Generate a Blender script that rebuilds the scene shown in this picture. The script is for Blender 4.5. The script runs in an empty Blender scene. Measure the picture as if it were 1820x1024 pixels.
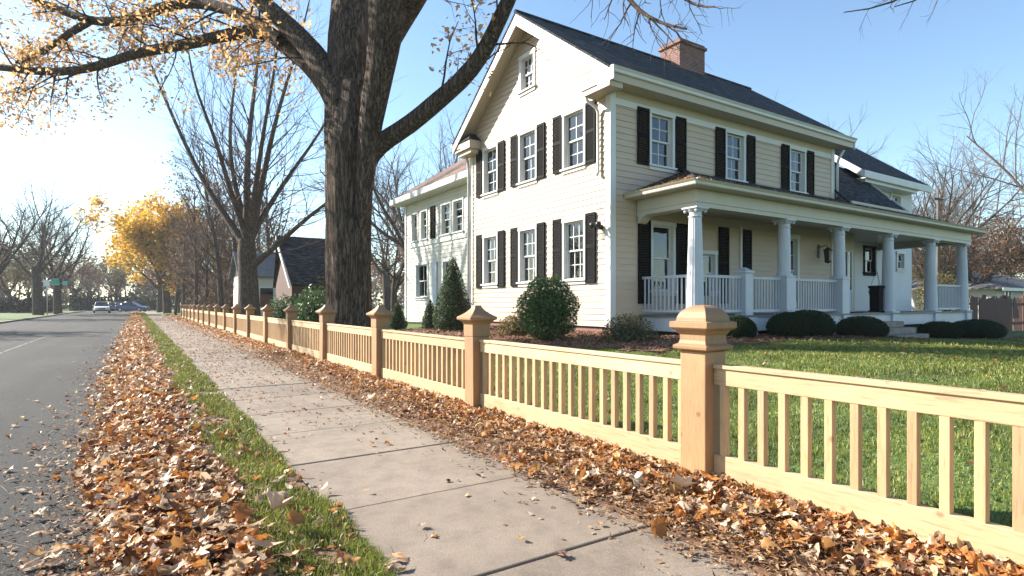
import bpy, math, random
import numpy as np
from mathutils import Vector
S = bpy.context.scene
COL = S.collection
PI = math.pi
random.seed(7)
RNG = np.random.default_rng(11)

# ------------------------------------------------------------------ camera frame
CAMZ = 1.2
YAW = math.radians(33.1)
cs, sn = math.cos(YAW), math.sin(YAW)
def at(px, py, d):
    """world point lying d metres deep from the viewpoint in the direction (px, py)"""
    r = (px - 910) / 1026 * d
    return Vector((r * cs + d * sn, -r * sn + d * cs, CAMZ + (540 - py) / 1026 * d))

# ------------------------------------------------------------------ mesh helpers
def np_mesh(name, V, polys, mat, parent=None, smooth=False):
    """V (n,3); polys: list of int arrays (m,k)"""
    me = bpy.data.meshes.new(name)
    V = np.asarray(V, dtype=np.float32)
    me.vertices.add(len(V)); me.vertices.foreach_set('co', V.ravel())
    nl = sum(p.size for p in polys); npol = sum(len(p) for p in polys)
    me.loops.add(nl)
    me.loops.foreach_set('vertex_index', np.concatenate([p.ravel() for p in polys]).astype(np.int32))
    sizes = np.concatenate([np.full(len(p), p.shape[1]) for p in polys])
    starts = np.concatenate([[0], np.cumsum(sizes)[:-1]]).astype(np.int32)
    me.polygons.add(npol)
    me.polygons.foreach_set('loop_start', starts)
    if smooth:
        me.polygons.foreach_set('use_smooth', np.ones(npol, dtype=bool))
    me.update(calc_edges=True); me.validate()
    me.materials.append(mat)
    o = bpy.data.objects.new(name, me); COL.objects.link(o)
    if parent is not None: o.parent = parent
    return o

class MB:
    def __init__(self, off=(0, 0, 0)):
        self.v = []; self.f = []; self.off = off
    def add(self, vs, fs):
        b = len(self.v); self.v += [tuple(p) for p in vs]
        self.f += [tuple(i + b for i in q) for q in fs]
    def box(self, x0, x1, y0, y1, z0, z1):
        x0, x1 = min(x0, x1), max(x0, x1); y0, y1 = min(y0, y1), max(y0, y1); z0, z1 = min(z0, z1), max(z0, z1)
        self.add([(x0,y0,z0),(x1,y0,z0),(x1,y1,z0),(x0,y1,z0),(x0,y0,z1),(x1,y0,z1),(x1,y1,z1),(x0,y1,z1)],
                 [(0,3,2,1),(4,5,6,7),(0,1,5,4),(1,2,6,5),(2,3,7,6),(3,0,4,7)])
    def hexa(self, a, b):
        """two matching polygons joined into a solid"""
        n = len(a)
        self.add(list(a) + list(b), [tuple(range(n))[::-1], tuple(range(n, 2*n))] +
                 [(i, (i+1) % n, n + (i+1) % n, n + i) for i in range(n)])
    def slab(self, poly, dz):
        """polygon given by its top corners, thickened downwards"""
        self.hexa([(p[0], p[1], p[2] - dz) for p in poly], poly)
    def quad(self, *p):
        self.add(p, [tuple(range(len(p)))])
    def tube(self, pts, rad, k=8, cap=True):
        V, F = tube_np(np.array(pts, float), np.array(rad, float) if hasattr(rad, '__len__') else np.full(len(pts), rad), k)
        b = len(self.v); self.v += [tuple(p) for p in V]; self.f += [tuple(int(i) + b for i in q) for q in F]
        if cap:
            self.f.append(tuple(range(b, b + k))[::-1]); e = b + k * (len(pts) - 1); self.f.append(tuple(range(e, e + k)))
    def lathe(self, x, y, prof, k=20, flute=0.0, z0=0):
        n = len(prof); b = len(self.v)
        for (r, z) in prof:
            for i in range(k):
                a = 2 * PI * i / k
                rr = r * (1 - flute * (i % 2))
                self.v.append((x + rr * math.cos(a), y + rr * math.sin(a), z0 + z))
        for j in range(n - 1):
            for i in range(k):
                self.f.append((b + j*k + i, b + j*k + (i+1) % k, b + (j+1)*k + (i+1) % k, b + (j+1)*k + i))
        self.f.append(tuple(range(b, b + k))[::-1]); self.f.append(tuple(range(b + (n-1)*k, b + n*k)))
    def sqlathe(self, x, y, prof):
        """square section profile: list of (half width, z)"""
        b = len(self.v)
        for (r, z) in prof:
            self.v += [(x-r, y-r, z), (x+r, y-r, z), (x+r, y+r, z), (x-r, y+r, z)]
        n = len(prof)
        for j in range(n - 1):
            for i in range(4):
                self.f.append((b+j*4+i, b+j*4+(i+1) % 4, b+(j+1)*4+(i+1) % 4, b+(j+1)*4+i))
        self.f.append((b+3, b+2, b+1, b)); self.f.append(tuple(range(b+(n-1)*4, b+n*4)))
    def build(self, name, mat, parent=None, smooth=False, bevel=0):
        me = bpy.data.meshes.new(name)
        ox, oy, oz = self.off
        me.from_pydata([(x-ox, y-oy, z-oz) for x, y, z in self.v], [], self.f)
        me.validate(); me.update()
        me.materials.append(mat)
        if smooth:
            me.polygons.foreach_set('use_smooth', [True] * len(me.polygons))
        o = bpy.data.objects.new(name, me); COL.objects.link(o)
        if parent is not None: o.parent = parent
        if bevel:
            m = o.modifiers.new('bevel', 'BEVEL'); m.width = bevel; m.segments = 2; m.limit_method = 'ANGLE'
        return o

def build_each(m, name, mat, parent, bevel=0):
    """one part per separate piece"""
    par = list(range(len(m.v)))
    def f(i):
        while par[i] != i: par[i] = par[par[i]]; i = par[i]
        return i
    for q in m.f:
        for i in q[1:]: par[f(i)] = f(q[0])
    groups = {}
    for q in m.f: groups.setdefault(f(q[0]), []).append(q)
    for fs in groups.values():
        ids = sorted({i for q in fs for i in q}); mp = {i: k for k, i in enumerate(ids)}
        c = MB(m.off); c.v = [m.v[i] for i in ids]; c.f = [tuple(mp[i] for i in q) for q in fs]
        c.build(name, mat, parent, bevel=bevel)

def tube_np(P, R, k):
    n = len(P)
    T = np.gradient(P, axis=0); T /= np.linalg.norm(T, axis=1)[:, None] + 1e-9
    up = np.array([0, 0, 1.0]) if abs(T[0, 2]) < .8 else np.array([1.0, 0, 0])
    A = np.cross(T, up); A /= np.linalg.norm(A, axis=1)[:, None] + 1e-9
    B = np.cross(T, A)
    a = np.arange(k) * 2 * PI / k
    V = P[:, None, :] + R[:, None, None] * (np.cos(a)[None, :, None] * A[:, None, :] + np.sin(a)[None, :, None] * B[:, None, :])
    j = np.arange(n - 1)[:, None] * k; i = np.arange(k)[None, :]; i2 = (i + 1) % k
    F = np.stack([j + i, j + i2, j + k + i2, j + k + i], -1).reshape(-1, 4)
    return V.reshape(-1, 3), F

def tubes_mesh(name, polys, mat, parent, smooth=True):
    """polys: list of (pts, radii, sides)"""
    Vs, Fs, b = [], [], 0
    for P, R, k in polys:
        V, F = tube_np(np.asarray(P, float), np.asarray(R, float), k)
        Vs.append(V); Fs.append(F + b); b += len(V)
    return np_mesh(name, np.concatenate(Vs), [np.concatenate(Fs)], mat, parent, smooth)

def tag(o, label=None, cat=None, group=None, kind=None):
    if label: o['label'] = label
    if cat: o['category'] = cat
    if group: o['group'] = group
    if kind: o['kind'] = kind
    return o
def thing(name, label, cat, loc=(0, 0, 0), rz=0, group=None):
    o = bpy.data.objects.new(name, None); COL.objects.link(o)
    o.location = loc; o.rotation_euler = (0, 0, rz); o.empty_display_size = .2
    return tag(o, label, cat, group)
def dup(root, loc, rz=0, sc=1, label=None, group=None, cat=None):
    r = root.copy(); COL.objects.link(r)
    r.location = loc; r.rotation_euler = (0, 0, rz); r.scale = (sc, sc, sc) if not hasattr(sc, '__len__') else sc
    if label: r['label'] = label
    if group: r['group'] = group
    if cat: r['category'] = cat
    for ch in list(root.children):
        c = ch.copy(); COL.objects.link(c); c.parent = r
        for g in list(ch.children):
            e = g.copy(); COL.objects.link(e); e.parent = c
    return r

# ------------------------------------------------------------------ materials
def new_mat(name):
    m = bpy.data.materials.new(name); m.use_nodes = True
    nt = m.node_tree; b = nt.nodes['Principled BSDF']
    return m, nt, b
def N(nt, t, **kw):
    n = nt.nodes.new(t)
    for k, v in kw.items():
        if k in n.inputs: n.inputs[k].default_value = v
        else: setattr(n, k, v)
    return n
def ramp(nt, src, stops):
    r = nt.nodes.new('ShaderNodeValToRGB')
    el = r.color_ramp.elements
    while len(el) > 1: el.remove(el[-1])
    for i, (p, c) in enumerate(stops):
        e = el[0] if i == 0 else el.new(p)
        e.position = p; e.color = (c[0], c[1], c[2], 1)
    nt.links.new(src, r.inputs['Fac'])
    return r
def coords(nt, scale=(1, 1, 1), which='Object'):
    tc = nt.nodes.new('ShaderNodeTexCoord'); mp = nt.nodes.new('ShaderNodeMapping')
    mp.inputs['Scale'].default_value = scale
    nt.links.new(tc.outputs[which], mp.inputs['Vector'])
    return mp.outputs['Vector']
def noise(nt, vec, scale, detail=4, rough=.55):
    n = N(nt, 'ShaderNodeTexNoise', Scale=scale, Detail=detail, Roughness=rough)
    if vec is not None: nt.links.new(vec, n.inputs['Vector'])
    return n.outputs['Fac']
def bump(nt, b, src, strength=.3, dist=.01):
    bm = N(nt, 'ShaderNodeBump', Strength=strength, Distance=dist)
    nt.links.new(src, bm.inputs['Height']); nt.links.new(bm.outputs['Normal'], b.inputs['Normal'])
    return bm
def simple(name, c, rough=.6, var=.12, scale=3, metallic=0, bumpy=0, bscale=60, stretch=(1, 1, 1)):
    m, nt, b = new_mat(name)
    v = coords(nt, stretch)
    n = noise(nt, v, scale, 5)
    lo = tuple(x * (1 - var) for x in c); hi = tuple(min(1, x * (1 + var)) for x in c)
    r = ramp(nt, n, [(.3, lo), (.7, hi)])
    nt.links.new(r.outputs['Color'], b.inputs['Base Color'])
    b.inputs['Roughness'].default_value = rough; b.inputs['Metallic'].default_value = metallic
    if bumpy: bump(nt, b, noise(nt, v, bscale, 4), bumpy, .01)
    return m
def island(name, stops, rough=.7, transl=.0, spec=.3, var=0):
    """foliage: colour picked once per leaf"""
    m, nt, b = new_mat(name)
    g = nt.nodes.new('ShaderNodeNewGeometry')
    r = ramp(nt, g.outputs['Random Per Island'], stops)
    col = r.outputs['Color']
    if var:
        mx = N(nt, 'ShaderNodeMixRGB', blend_type='MULTIPLY'); mx.inputs[0].default_value = 1
        n = noise(nt, coords(nt), var, 3)
        rr = ramp(nt, n, [(.3, (.55, .55, .55)), (.7, (1.25, 1.2, 1.15))])
        nt.links.new(col, mx.inputs[1]); nt.links.new(rr.outputs['Color'], mx.inputs[2]); col = mx.outputs[0]
    nt.links.new(col, b.inputs['Base Color'])
    b.inputs['Roughness'].default_value = rough
    b.inputs['Specular IOR Level'].default_value = spec
    if transl:
        t = nt.nodes.new('ShaderNodeBsdfTranslucent'); nt.links.new(col, t.inputs['Color'])
        mx = N(nt, 'ShaderNodeMixShader'); mx.inputs[0].default_value = transl
        nt.links.new(b.outputs[0], mx.inputs[1]); nt.links.new(t.outputs[0], mx.inputs[2])
        nt.links.new(mx.outputs[0], nt.nodes['Material Output'].inputs['Surface'])
    return m

M = {}
M['siding'] = simple('cream_siding', (.50, .39, .29), .55, .05, 1.2, bumpy=.12, bscale=40, stretch=(1, 1, 6))
M['siding_white'] = simple('white_siding', (.56, .53, .46), .55, .05, 1.2, bumpy=.1, bscale=40)
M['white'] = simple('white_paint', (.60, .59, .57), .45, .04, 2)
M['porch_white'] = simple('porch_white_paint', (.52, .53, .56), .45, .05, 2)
M['cream'] = simple('cream_trim', (.46, .385, .29), .5, .04, 2)
M['beam'] = simple('porch_beam_paint', (.50, .45, .36), .5, .04, 2)
M['black'] = simple('black_paint', (.004, .004, .0045), .7, .2, 4)
M['black'].node_tree.nodes['Principled BSDF'].inputs['Specular IOR Level'].default_value = .1
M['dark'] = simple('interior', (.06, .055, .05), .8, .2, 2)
M['lead'] = simple('gutter_metal', (.5, .5, .5), .35, .1, 3, metallic=.5)
M['curtain'] = simple('curtain', (.8, .8, .8), .8, .06, 6)
M['sheer'] = simple('sheer_curtain', (.20, .21, .23), .9, .1, 6)
M['deck'] = simple('deck_paint', (.13, .14, .15), .5, .15, 3)
M['stone'] = simple('step_stone', (.24, .2, .17), .8, .25, 4, bumpy=.3)
M['iron'] = simple('black_iron', (.02, .02, .02), .4, .2, 8)

def mat_glass():
    m, nt, b = new_mat('window_glass')
    b.inputs['Base Color'].default_value = (.015, .018, .02, 1); b.inputs['Roughness'].default_value = .04
    t = nt.nodes.new('ShaderNodeBsdfTransparent'); t.inputs['Color'].default_value = (.8, .85, .87, 1)
    gl = nt.nodes.new('ShaderNodeBsdfGlossy'); gl.inputs['Roughness'].default_value = .03
    gl.inputs['Color'].default_value = (.95, .97, 1, 1)
    fr = nt.nodes.new('ShaderNodeFresnel'); fr.inputs['IOR'].default_value = 1.75
    n = noise(nt, coords(nt), 2.2, 2); bm = N(nt, 'ShaderNodeBump', Strength=.08, Distance=.05)
    nt.links.new(n, bm.inputs['Height']); nt.links.new(bm.outputs['Normal'], gl.inputs['Normal'])
    mx = nt.nodes.new('ShaderNodeMixShader')
    nt.links.new(fr.outputs[0], mx.inputs[0]); nt.links.new(t.outputs[0], mx.inputs[1]); nt.links.new(gl.outputs[0], mx.inputs[2])
    nt.links.new(mx.outputs[0], nt.nodes['Material Output'].inputs['Surface'])
    return m
M['glass'] = mat_glass()

def mat_shingle(name, c1, c2, c3):
    m, nt, b = new_mat(name)
    tc = nt.nodes.new('ShaderNodeTexCoord'); sp = nt.nodes.new('ShaderNodeSeparateXYZ')
    nt.links.new(tc.outputs['Object'], sp.inputs[0])
    ad = N(nt, 'ShaderNodeMath', operation='ADD'); nt.links.new(sp.outputs['X'], ad.inputs[0]); nt.links.new(sp.outputs['Y'], ad.inputs[1])
    ml = N(nt, 'ShaderNodeMath', operation='MULTIPLY'); ml.inputs[1].default_value = 1.7; nt.links.new(sp.outputs['Z'], ml.inputs[0])
    cb = nt.nodes.new('ShaderNodeCombineXYZ'); nt.links.new(ad.outputs[0], cb.inputs[0]); nt.links.new(ml.outputs[0], cb.inputs[1])
    br = N(nt, 'ShaderNodeTexBrick', Scale=1.0)
    br.inputs['Brick Width'].default_value = .32; br.inputs['Row Height'].default_value = .15
    br.inputs['Mortar Size'].default_value = .008; br.inputs['Bias'].default_value = 0
    br.inputs['Color1'].default_value = (*c1, 1); br.inputs['Color2'].default_value = (*c2, 1); br.inputs['Mortar'].default_value = (*[x*.4 for x in c1], 1)
    nt.links.new(cb.outputs[0], br.inputs['Vector'])
    mp = nt.nodes.new('ShaderNodeMapping'); mp.inputs['Scale'].default_value = (1, 5, 1); nt.links.new(cb.outputs[0], mp.inputs['Vector'])
    n = noise(nt, mp.outputs[0], 2.4, 6, .75)
    mx = N(nt, 'ShaderNodeMixRGB', blend_type='MIX')
    rr = ramp(nt, n, [(.50, (0, 0, 0)), (.66, (.8, .8, .8))])
    nt.links.new(rr.outputs[0], mx.inputs[0]); nt.links.new(br.outputs['Color'], mx.inputs[1]); mx.inputs[2].default_value = (*c3, 1)
    nt.links.new(mx.outputs[0], b.inputs['Base Color'])
    b.inputs['Roughness'].default_value = .85; b.inputs['Specular IOR Level'].default_value = .15
    n2 = noise(nt, cb.outputs[0], 90, 3)
    a2 = N(nt, 'ShaderNodeMath', operation='MULTIPLY_ADD'); a2.inputs[1].default_value = .35
    inv = N(nt, 'ShaderNodeMath', operation='SUBTRACT'); inv.inputs[0].default_value = 1; nt.links.new(br.outputs['Fac'], inv.inputs[1])
    nt.links.new(n2, a2.inputs[0]); nt.links.new(inv.outputs[0], a2.inputs[2])
    bump(nt, b, a2.outputs[0], .6, .015)
    return m
M['shingle'] = mat_shingle('dark_shingles', (.004, .005, .007), (.03, .032, .04), (.15, .155, .17))
M['shingle_brown'] = mat_shingle('brown_shingles', (.16, .11, .09), (.22, .15, .12), (.26, .19, .16))
M['shingle_grey'] = mat_shingle('grey_shingles', (.12, .12, .13), (.17, .17, .18), (.2, .2, .2))

def mat_brick(name, c1, c2, mortar, w=.22, h=.075, ms=.012):
    m, nt, b = new_mat(name)
    tc = nt.nodes.new('ShaderNodeTexCoord'); sp = nt.nodes.new('ShaderNodeSeparateXYZ')
    nt.links.new(tc.outputs['Object'], sp.inputs[0])
    ad = N(nt, 'ShaderNodeMath', operation='ADD'); nt.links.new(sp.outputs['X'], ad.inputs[0]); nt.links.new(sp.outputs['Y'], ad.inputs[1])
    cb = nt.nodes.new('ShaderNodeCombineXYZ'); nt.links.new(ad.outputs[0], cb.inputs[0]); nt.links.new(sp.outputs['Z'], cb.inputs[1])
    br = N(nt, 'ShaderNodeTexBrick', Scale=1.0)
    br.inputs['Brick Width'].default_value = w; br.inputs['Row Height'].default_value = h; br.inputs['Mortar Size'].default_value = ms
    br.inputs['Color1'].default_value = (*c1, 1); br.inputs['Color2'].default_value = (*c2, 1); br.inputs['Mortar'].default_value = (*mortar, 1)
    nt.links.new(cb.outputs[0], br.inputs['Vector'])
    n = noise(nt, cb.outputs[0], 2.5, 5)
    mx = N(nt, 'ShaderNodeMixRGB', blend_type='MULTIPLY'); mx.inputs[0].default_value = .7
    rr = ramp(nt, n, [(.3, (.55, .55, .55)), (.7, (1.1, 1.1, 1.1))])
    nt.links.new(br.outputs['Color'], mx.inputs[1]); nt.links.new(rr.outputs[0], mx.inputs[2]); nt.links.new(mx.outputs[0], b.inputs['Base Color'])
    b.inputs['Roughness'].default_value = .85
    inv = N(nt, 'ShaderNodeMath', operation='SUBTRACT'); inv.inputs[0].default_value = 1; nt.links.new(br.outputs['Fac'], inv.inputs[1])
    bump(nt, b, inv.outputs[0], .6, .01)
    return m
M['brick'] = mat_brick('red_brick', (.24, .075, .05), (.15, .055, .04), (.22, .19, .17))
M['white_brick'] = simple('white_painted_brick', (.62, .62, .64), .6, .04, 2)

def mat_wood(name, c, dark):
    m, nt, b = new_mat(name)
    tc = nt.nodes.new('ShaderNodeTexCoord'); oi = nt.nodes.new('ShaderNodeObjectInfo')
    g = nt.nodes.new('ShaderNodeNewGeometry')
    ad = N(nt, 'ShaderNodeVectorMath', operation='ADD'); nt.links.new(tc.outputs['Object'], ad.inputs[0])
    sc = N(nt, 'ShaderNodeVectorMath', operation='SCALE'); sc.inputs['Scale'].default_value = 3.0
    nt.links.new(oi.outputs['Location'], sc.inputs[0]); nt.links.new(sc.outputs[0], ad.inputs[1])
    return m, nt, b, ad.outputs[0], oi
def wood(name, c, stretch):
    m, nt, b, vec, oi = mat_wood(name, c, None)
    mp = nt.nodes.new('ShaderNodeMapping'); mp.inputs['Scale'].default_value = stretch; nt.links.new(vec, mp.inputs['Vector'])
    n = noise(nt, mp.outputs[0], 5, 8, .7)
    n2 = noise(nt, vec, 1.7, 3)
    r = ramp(nt, n, [(.28, tuple(x*.5 for x in c)), (.46, c), (.75, tuple(min(1, x*1.2) for x in c))])
    r2 = ramp(nt, n2, [(.3, (.86, .82, .78)), (.7, (1.08, 1.05, 1.0))])
    mx = N(nt, 'ShaderNodeMixRGB', blend_type='MULTIPLY'); mx.inputs[0].default_value = 1
    nt.links.new(r.outputs[0], mx.inputs[1]); nt.links.new(r2.outputs[0], mx.inputs[2])
    # a different board tone for each object
    hs = nt.nodes.new('ShaderNodeHueSaturation'); mr = nt.nodes.new('ShaderNodeMapRange')
    mr.inputs['To Min'].default_value = .78; mr.inputs['To Max'].default_value = 1.14
    nt.links.new(oi.outputs['Random'], mr.inputs['Value']); nt.links.new(mr.outputs[0], hs.inputs['Value'])
    nt.links.new(mx.outputs[0], hs.inputs['Color']); 
    n4 = noise(nt, mp.outputs[0], .55, 5, .7); r4 = ramp(nt, n4, [(.52, (0, 0, 0)), (.72, (.55, .55, .55))])
    wx = N(nt, 'ShaderNodeMixRGB', blend_type='MIX'); wx.inputs[2].default_value = (c[0] * .66, c[1] * .72, c[2] * .85, 1)
    nt.links.new(r4.outputs[0], wx.inputs[0]); nt.links.new(hs.outputs[0], wx.inputs[1]); hs = wx
    vo = N(nt, 'ShaderNodeTexVoronoi', Scale=5.0); nt.links.new(vec, vo.inputs['Vector'])
    kr = ramp(nt, vo.outputs['Distance'], [(.05, (.35, .2, .12)), (.11, (1, 1, 1))])
    mk = N(nt, 'ShaderNodeMixRGB', blend_type='MULTIPLY'); mk.inputs[0].default_value = .6
    nt.links.new(hs.outputs[0], mk.inputs[1]); nt.links.new(kr.outputs[0], mk.inputs[2])
    nt.links.new(mk.outputs[0], b.inputs['Base Color'])
    b.inputs['Roughness'].default_value = .62
    bump(nt, b, n, .25, .004)
    return m
PINE = (.47, .31, .165)
M['pine_up'] = wood('pine_upright_grain', PINE, (14, 14, 1.2))
M['pine_along'] = wood('pine_long_grain', (.52, .37, .21), (14, 1.0, 14))
M['pine_post'] = wood('rough_sawn_post', (.32, .185, .088), (26, 26, 1.6))
M['brown_wood'] = simple('brown_fence_wood', (.13, .065, .05), .8, .3, 5, stretch=(4, 4, .5))

def mat_bark(name, c1, c2, sc=(9, 9, 1.4), strength=1.0, scale=2.2):
    m, nt, b = new_mat(name)
    v = coords(nt, sc)
    vo = N(nt, 'ShaderNodeTexNoise', Scale=scale, Detail=7, Roughness=.62, Distortion=.5); nt.links.new(v, vo.inputs['Vector'])
    su = N(nt, 'ShaderNodeMath', operation='SUBTRACT'); su.inputs[1].default_value = .5; nt.links.new(vo.outputs['Fac'], su.inputs[0])
    ab = N(nt, 'ShaderNodeMath', operation='ABSOLUTE'); nt.links.new(su.outputs[0], ab.inputs[0])
    mu = N(nt, 'ShaderNodeMath', operation='MULTIPLY'); mu.inputs[1].default_value = 5.5; mu.use_clamp = True; nt.links.new(ab.outputs[0], mu.inputs[0])
    n5 = noise(nt, coords(nt, (sc[0] * 1.3, sc[1] * 1.3, sc[2] * 5)), scale * 1.5, 4)
    mm_ = N(nt, 'ShaderNodeMath', operation='MULTIPLY_ADD'); mm_.inputs[1].default_value = .9; mm_.inputs[2].default_value = -.42; nt.links.new(n5, mm_.inputs[0])
    su2 = N(nt, 'ShaderNodeMath', operation='ADD', use_clamp=True); nt.links.new(mu.outputs[0], su2.inputs[0]); nt.links.new(mm_.outputs[0], su2.inputs[1]); mu = su2
    r = ramp(nt, mu.outputs[0], [(.05, c1), (.7, c2)])
    nt.links.new(r.outputs[0], b.inputs['Base Color']); b.inputs['Roughness'].default_value = .95
    b.inputs['Specular IOR Level'].default_value = .12
    bump(nt, b, mu.outputs[0], strength, .05)
    return m
M['bark'] = mat_bark('furrowed_bark', (.035, .025, .019), (.22, .16, .122), (9, 9, .75), 1.0, 1.6)
M['limb'] = mat_bark('limb_bark', (.035, .024, .018), (.13, .09, .066), (6, 6, 6), .5, 3)
M['bark_grey'] = mat_bark('grey_bark', (.06, .045, .037), (.16, .12, .095), (6, 6, 1.5), .6)
M['twig'] = simple('twig', (.10, .07, .055), .9, .25, 2)
M['twig_grey'] = simple('grey_twig', (.11, .09, .08), .9, .2, 2)

M['leaf_gold'] = island('gold_oak_leaves', [(0, (.48, .23, .08)), (.4, (.64, .37, .15)), (.75, (.70, .49, .25)), (1, (.54, .33, .16))], .55, .55)
M['leaf_yellow'] = island('yellow_leaves', [(0, (.55, .30, .03)), (.5, (.72, .45, .05)), (1, (.6, .42, .07))], .6, .45)
M['leaf_russet'] = island('russet_leaves', [(0, (.13, .07, .04)), (.5, (.21, .115, .065)), (1, (.28, .17, .10))], .7, .3)
M['leaf_olive'] = island('olive_leaves', [(0, (.07, .075, .03)), (.6, (.14, .12, .045)), (1, (.22, .16, .06))], .7, .3)
M['leaf_far'] = island('far_brush', [(0, (.06, .05, .04)), (.5, (.11, .085, .06)), (1, (.15, .11, .06))], .8, .1)
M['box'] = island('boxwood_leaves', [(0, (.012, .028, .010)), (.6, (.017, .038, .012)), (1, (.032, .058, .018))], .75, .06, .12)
M['conifer'] = island('conifer_leaves', [(0, (.026, .05, .016)), (.6, (.055, .095, .026)), (1, (.10, .14, .042))], .55, .12)
M['shrub'] = island('shrub_leaves', [(0, (.03, .07, .018)), (.6, (.065, .135, .03)), (1, (.14, .21, .055))], .42, .2, .5)
M['shrub_warm'] = island('warm_shrub_leaves', [(0, (.06, .085, .02)), (.4, (.14, .14, .04)), (.7, (.25, .15, .06)), (1, (.33, .2, .12))], .6, .25)
M['shrub_dry'] = island('dry_shrub_leaves', [(0, (.05, .06, .02)), (.5, (.12, .12, .045)), (1, (.22, .17, .085))], .6, .25)
M['litter'] = island('fallen_leaves', [(0, (.07, .026, .012)), (.10, (.19, .065, .02)), (.28, (.40, .15, .035)), (.48, (.50, .23, .06)),
                                       (.66, (.48, .29, .13)), (.82, (.55, .39, .25)), (1, (.66, .53, .40))], .5, .3, .5, 5)
M['litter_fine'] = island('leaf_crumbs', [(0, (.09, .045, .025)), (.4, (.22, .11, .05)), (.8, (.36, .22, .12)), (1, (.5, .38, .26))], .8, .1)
M['chips'] = island('mulch_chips', [(0, (.07, .032, .018)), (.5, (.17, .08, .04)), (1, (.30, .17, .09))], .8, .05)
M['grass'] = island('grass_blades', [(0, (.09, .125, .02)), (.4, (.155, .20, .03)), (.75, (.24, .27, .055)), (1, (.36, .33, .13))], .5, .35, .4, 1.3)

def mat_asphalt():
    m, nt, b = new_mat('asphalt')
    v = coords(nt)
    n1 = noise(nt, v, 110, 4, .8); n2 = noise(nt, v, .45, 5)
    v3 = coords(nt, (1.6, .08, 1)); n3 = noise(nt, v3, 1.2, 4)
    r = ramp(nt, n1, [(.3, (.009, .009, .0095)), (.5, (.030, .030, .031)), (.68, (.14, .135, .125))])
    r2 = ramp(nt, n2, [(.3, (.75, .76, .78)), (.7, (1.15, 1.14, 1.12))])
    r3 = ramp(nt, n3, [(.35, (.85, .85, .86)), (.65, (1.12, 1.12, 1.1))])
    a = N(nt, 'ShaderNodeMixRGB', blend_type='MULTIPLY'); a.inputs[0].default_value = 1
    c = N(nt, 'ShaderNodeMixRGB', blend_type='MULTIPLY'); c.inputs[0].default_value = 1
    nt.links.new(r.outputs[0], a.inputs[1]); nt.links.new(r2.outputs[0], a.inputs[2])
    nt.links.new(a.outputs[0], c.inputs[1]); nt.links.new(r3.outputs[0], c.inputs[2])
    nt.links.new(c.outputs[0], b.inputs['Base Color']); b.inputs['Roughness'].default_value = .9; b.inputs['Specular IOR Level'].default_value = .2
    bump(nt, b, n1, .9, .006)
    return m
M['asphalt'] = mat_asphalt()
def mat_concrete():
    m, nt, b = new_mat('concrete')
    v = coords(nt)
    n1 = noise(nt, v, 120, 4, .8); n2 = noise(nt, v, .9, 7, .62); n3 = noise(nt, v, 7, 5)
    r = ramp(nt, n1, [(.28, (.115, .092, .072)), (.6, (.25, .208, .168))])
    r2 = ramp(nt, n2, [(.3, (.70, .68, .66)), (.62, (1.08, 1.06, 1.04))])
    r3 = ramp(nt, n3, [(.3, (.80, .79, .78)), (.55, (1.05, 1.04, 1.03))])
    a = N(nt, 'ShaderNodeMixRGB', blend_type='MULTIPLY'); a.inputs[0].default_value = 1
    c = N(nt, 'ShaderNodeMixRGB', blend_type='MULTIPLY'); c.inputs[0].default_value = 1
    nt.links.new(r.outputs[0], a.inputs[1]); nt.links.new(r2.outputs[0], a.inputs[2])
    nt.links.new(a.outputs[0], c.inputs[1]); nt.links.new(r3.outputs[0], c.inputs[2])
    gi = nt.nodes.new('ShaderNodeNewGeometry'); ri = ramp(nt, gi.outputs['Random Per Island'], [(0, (.86, .85, .84)), (1, (1.08, 1.07, 1.05))])
    e = N(nt, 'ShaderNodeMixRGB', blend_type='MULTIPLY'); e.inputs[0].default_value = 1
    nt.links.new(c.outputs[0], e.inputs[1]); nt.links.new(ri.outputs[0], e.inputs[2]); c = e
    nt.links.new(c.outputs[0], b.inputs['Base Color']); b.inputs['Roughness'].default_value = .85
    bump(nt, b, n1, .5, .004)
    return m
M['concrete'] = mat_concrete()
def mat_ground():
    m, nt, b = new_mat('lawn_ground')
    v = coords(nt)
    n = noise(nt, v, 1.3, 6, .65); n2 = noise(nt, v, 28, 4)
    r = ramp(nt, n, [(.3, (.045, .085, .016)), (.55, (.085, .14, .028)), (.8, (.14, .16, .05))])
    r2 = ramp(nt, n2, [(.3, (.6, .6, .55)), (.7, (1.3, 1.25, 1.1))])
    a = N(nt, 'ShaderNodeMixRGB', blend_type='MULTIPLY'); a.inputs[0].default_value = 1
    nt.links.new(r.outputs[0], a.inputs[1]); nt.links.new(r2.outputs[0], a.inputs[2])
    nt.links.new(a.outputs[0], b.inputs['Base Color']); b.inputs['Roughness'].default_value = .9
    bump(nt, b, n2, .8, .04)
    return m
M['ground'] = mat_ground()
M['soil'] = simple('leafy_soil', (.13, .07, .038), .9, .5, 14, bumpy=.8, bscale=40)
M['mulch'] = simple('mulch_soil', (.15, .075, .042), .9, .45, 12, bumpy=.8, bscale=50)
M['marking'] = simple('worn_road_paint', (.10, .098, .09), .7, .35, 6)

# ------------------------------------------------------------------ terrain
def sst(a, b, x):
    t = np.clip((x - a) / (b - a), 0, 1); return t * t * (3 - 2 * t)
def zg(x, y):
    x = np.asarray(x, float); y = np.asarray(y, float)
    return .40 * sst(3.3, 9.6, x) * (1 - sst(10.5, 25, x)) - .12 * sst(24, 40, x)
def zgf(x, y): return float(zg(x, y))

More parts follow.
